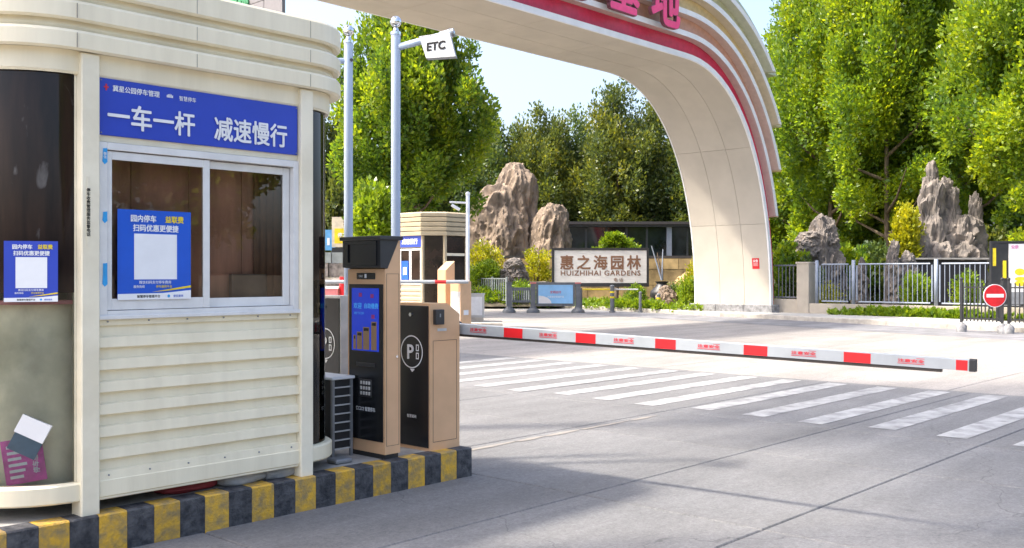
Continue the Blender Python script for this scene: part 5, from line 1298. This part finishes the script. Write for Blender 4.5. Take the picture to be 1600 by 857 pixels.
# crowd barriers
def crowd(px0, px1, d0, d1, lb, nb_):
    a = at(px0, 428, d0); b = at(px1, 428, d1); t = thing('crowd_barrier', (a.x, a.y, .15), lb, 'barrier', 'black crowd barriers on the kerb')
    d = b - a; d.z = 0; ax = d.normalized(); ay = Vector((-ax.y, ax.x, 0))
    for z in (.34, 1.14): MB().obox((a + b) / 2, ax, d.length / 2 - .03, ay, .014, .035, z).build('rail', 'iron_black', t)
    for k in range(nb_):
        q = a + d * ((k + .5) / nb_); MB().obox(q, ax, .013, ay, .013, .99, .28).build('bar', 'iron_black', t)
    for q in (a, b):
        p_ = MB().obox(q, ax, .028, ay, .028, 1.12, .22).build('post', 'iron_black', t)
        MB().ball((q.x, q.y, 1.37), .045, 10, 6).build('post_knob', 'iron_black', p_)
        smooth_by_angle(MB().lathe(q, [(.13, .0 if q is a and px0 < 1510 else .0), (.14, .15), (.10, .21), (.045, .25)], 12).build('foot', 'granite', p_), 40)
    return t
crowd(1502, 1566, 25.6, 24.9, 'black bar crowd barrier carrying the round no entry sign', 11)
crowd(1576, 1660, 24.8, 24.0, 'black bar crowd barrier cut off by the right edge', 12)
rs = thing('no_entry_sign', at(1554, 462, 24.8), 'round red no entry sign with white bar on the black barrier', 'sign')
rc = at(1554, 462, 24.75); FN = (-FWD)
def disc(r, o0, o1, mt, nm):
    m = MB(); n_ = 32; vs = [rc + RGT * (r * math.cos(k * 2 * math.pi / n_)) + Vector((0, 0, r * math.sin(k * 2 * math.pi / n_))) + FN * o for o in (o0, o1) for k in range(n_)]
    m.add(vs, [tuple(range(n_ - 1, -1, -1)), tuple(range(n_, 2 * n_))] + [(k, (k + 1) % n_, n_ + (k + 1) % n_, n_ + k) for k in range(n_)]).build(nm, mt, rs)
disc(.29, .0, .02, 'white_metal', 'rim'); disc(.272, .02, .024, 'sign_red', 'face')
m = MB(); m.add([rc + FN * .027 + RGT * x + Vector((0, 0, z)) for x, z in ((-.215, -.04), (.215, -.04), (.215, .045), (-.215, .045))], [(0, 1, 2, 3)]).build('white_bar', 'white_print', rs)

# ------------------------------------------------------------------ trees
T = dict(mat='leaf_light')
def tb_(px, d, z=.1): p = at(px, 428, d); return (p.x, p.y, z)
tree(tb_(632, 36), 11.3, 3.0, 2.85, 'large egg shaped bright green tree behind the distant booth', 101, 'leaf_mid', n_clump=300, clump_r=.55, n_leaf=80000, leaf=.155, trunk_r=.16)
tree(tb_(598, 31.5), 4.3, 1.9, .85, 'small bright green tree left of the distant booth roof', 102, 'leaf_hedge', 'small_tree', n_clump=60, clump_r=.3, n_leaf=5000, leaf=.15, trunk_r=.06)
# row of tall trees on the right
G = 'tall trees along the right side'
tree(tb_(1292, 47), 18, 3.0, 3.2, 'tall upright bright tree directly right of the arch', 111, 'leaf_light', group=G, n_clump=250, clump_r=.78, n_leaf=110000, leaf=.17, tall=1.9, inner=.25)
tree(tb_(1388, 43.5), 19, 2.6, 3.6, 'tall bright tree left of the twin rock spires', 112, 'leaf_light', group=G, n_clump=250, clump_r=.78, n_leaf=110000, leaf=.165, tall=1.9, inner=.25)
tree(tb_(1500, 45), 20, 2.6, 3.8, 'tall bright tree behind the twin rock spires', 113, 'leaf_light', group=G, n_clump=250, clump_r=.82, n_leaf=110000, leaf=.17, tall=1.9, inner=.25)
tree(tb_(1612, 36), 15, 3.2, 3.2, 'nearest bright tree, its crown cut by the right edge', 114, 'leaf_light', group=G, n_clump=260, clump_r=.7, n_leaf=85000, leaf=.165, tall=1.8, trunk_r=.24)
tree(tb_(1228, 54), 12.6, 1.5, 2.3, 'shorter bright tree half hidden behind the arch leg', 115, 'leaf_light', group=G, n_clump=200, clump_r=.6, n_leaf=36000, leaf=.2, tall=2.0)
tree(tb_(1340, 53), 15, .8, 4.0, 'dark tree filling the gap behind the bright right trees', 116, 'leaf_mid', group=G, n_clump=260, clump_r=1.0, n_leaf=30000, leaf=.32)
tree(tb_(1450, 53), 15, .8, 4.2, 'dark tree far behind the twin rock spires', 117, 'leaf_mid', group=G, n_clump=260, clump_r=1.0, n_leaf=30000, leaf=.32)
tree(tb_(1580, 50), 17, .8, 4.4, 'dark tree far behind the notice board', 118, 'leaf_mid', group=G, n_clump=260, clump_r=1.0, n_leaf=30000, leaf=.32)
# darker evergreens at the back
G = 'dark evergreens behind the garden'
for px_, d, h, cz, r_, sd, mt, lb in ((768, 66, 11.4, .6, 2.9, 121, 'leaf_dark', 'dark evergreen just right of the large egg shaped tree'),
        (845, 66, 12.2, .6, 3.4, 122, 'leaf_olive', 'brownish pointed evergreen above the tan boulders'), (905, 68, 11.6, .6, 3.0, 123, 'leaf_dark', 'dark evergreen right of the tan boulders'),
        (962, 64, 13.2, .6, 3.1, 124, 'leaf_olive', 'tallest pointed evergreen, left of the arch curve'), (1025, 66, 12.4, .6, 3.6, 125, 'leaf_olive', 'broad evergreen touching the arch curve'),
        (1085, 64, 10.5, .6, 3.0, 126, 'leaf_dark', 'dark evergreen behind the arch leg'), (935, 70, 10, .6, 3.2, 127, 'leaf_dark', 'dark evergreen in the gap above the pavilion roof'), (700, 62, 9.2, .6, 3.2, 128, 'leaf_dark', 'dark evergreen behind the distant booth'),
        (610, 60, 9.0, .6, 3.4, 129, 'leaf_dark', 'dark evergreen behind the two pale poles'), (820, 72, 10, .6, 3.4, 132, 'leaf_dark', 'dark evergreen behind the tan boulder tops'), (1130, 62, 11, .6, 3.2, 133, 'leaf_dark', 'dark evergreen hidden mostly by the arch leg')):
    tree(tb_(px_, d), h, cz, r_, lb, sd, mt, 'evergreen_tree', group=G, n_clump=230, clump_r=.8, n_leaf=42000, leaf=.20, shape='egg', trunk_r=.2, tall=1.3)
tree(tb_(522, 44), 8.2, .6, 2.2, 'yellowish olive tree seen between booth and first pole', 130, 'leaf_olive', n_clump=160, clump_r=.6, n_leaf=16000, leaf=.2, trunk_r=.15)
tree(tb_(560, 50), 8, .6, 2.6, 'dark green tree behind the cream billboard', 131, 'leaf_dark', n_clump=160, clump_r=.7, n_leaf=14000, leaf=.24, trunk_r=.15)

# trees added out of view across the lane to give the booth window a reflection
for x, y, sd, lb in ((9.5, -13.5, 151, 'unseen tree added for the booth window to mirror, nearer one'), (15.5, -17, 152, 'unseen tree added for the booth window to mirror, farther one'), (4.0, -15.5, 153, 'unseen tree added behind the camera for the window reflection')):
    tree((x, y, -.08), 9, 2.6, 2.6, lb, sd, 'leaf_mid', 'added_mirror_tree', group='unseen trees added for the window reflection', n_clump=150, clump_r=.7, n_leaf=12000, leaf=.3, trunk_r=.16)
# tall trees added out of view to shade the crossing, crowns thinned for half shade
tree((4.2, 9.0, -.08), 19, 10.5, 3.2, 'tall unseen tree added behind the near booth to shade the crossing', 141, 'leaf_mid', 'added_shade_tree', n_clump=260, clump_r=1.0, n_leaf=6500, leaf=.34, trunk_r=.2)
tree((.6, 6.2, .2), 18, 11.5, 2.4, 'tall unseen tree added beyond the left edge to shade the road', 142, 'leaf_mid', 'added_shade_tree', n_clump=220, clump_r=1.0, n_leaf=4500, leaf=.34, trunk_r=.18)
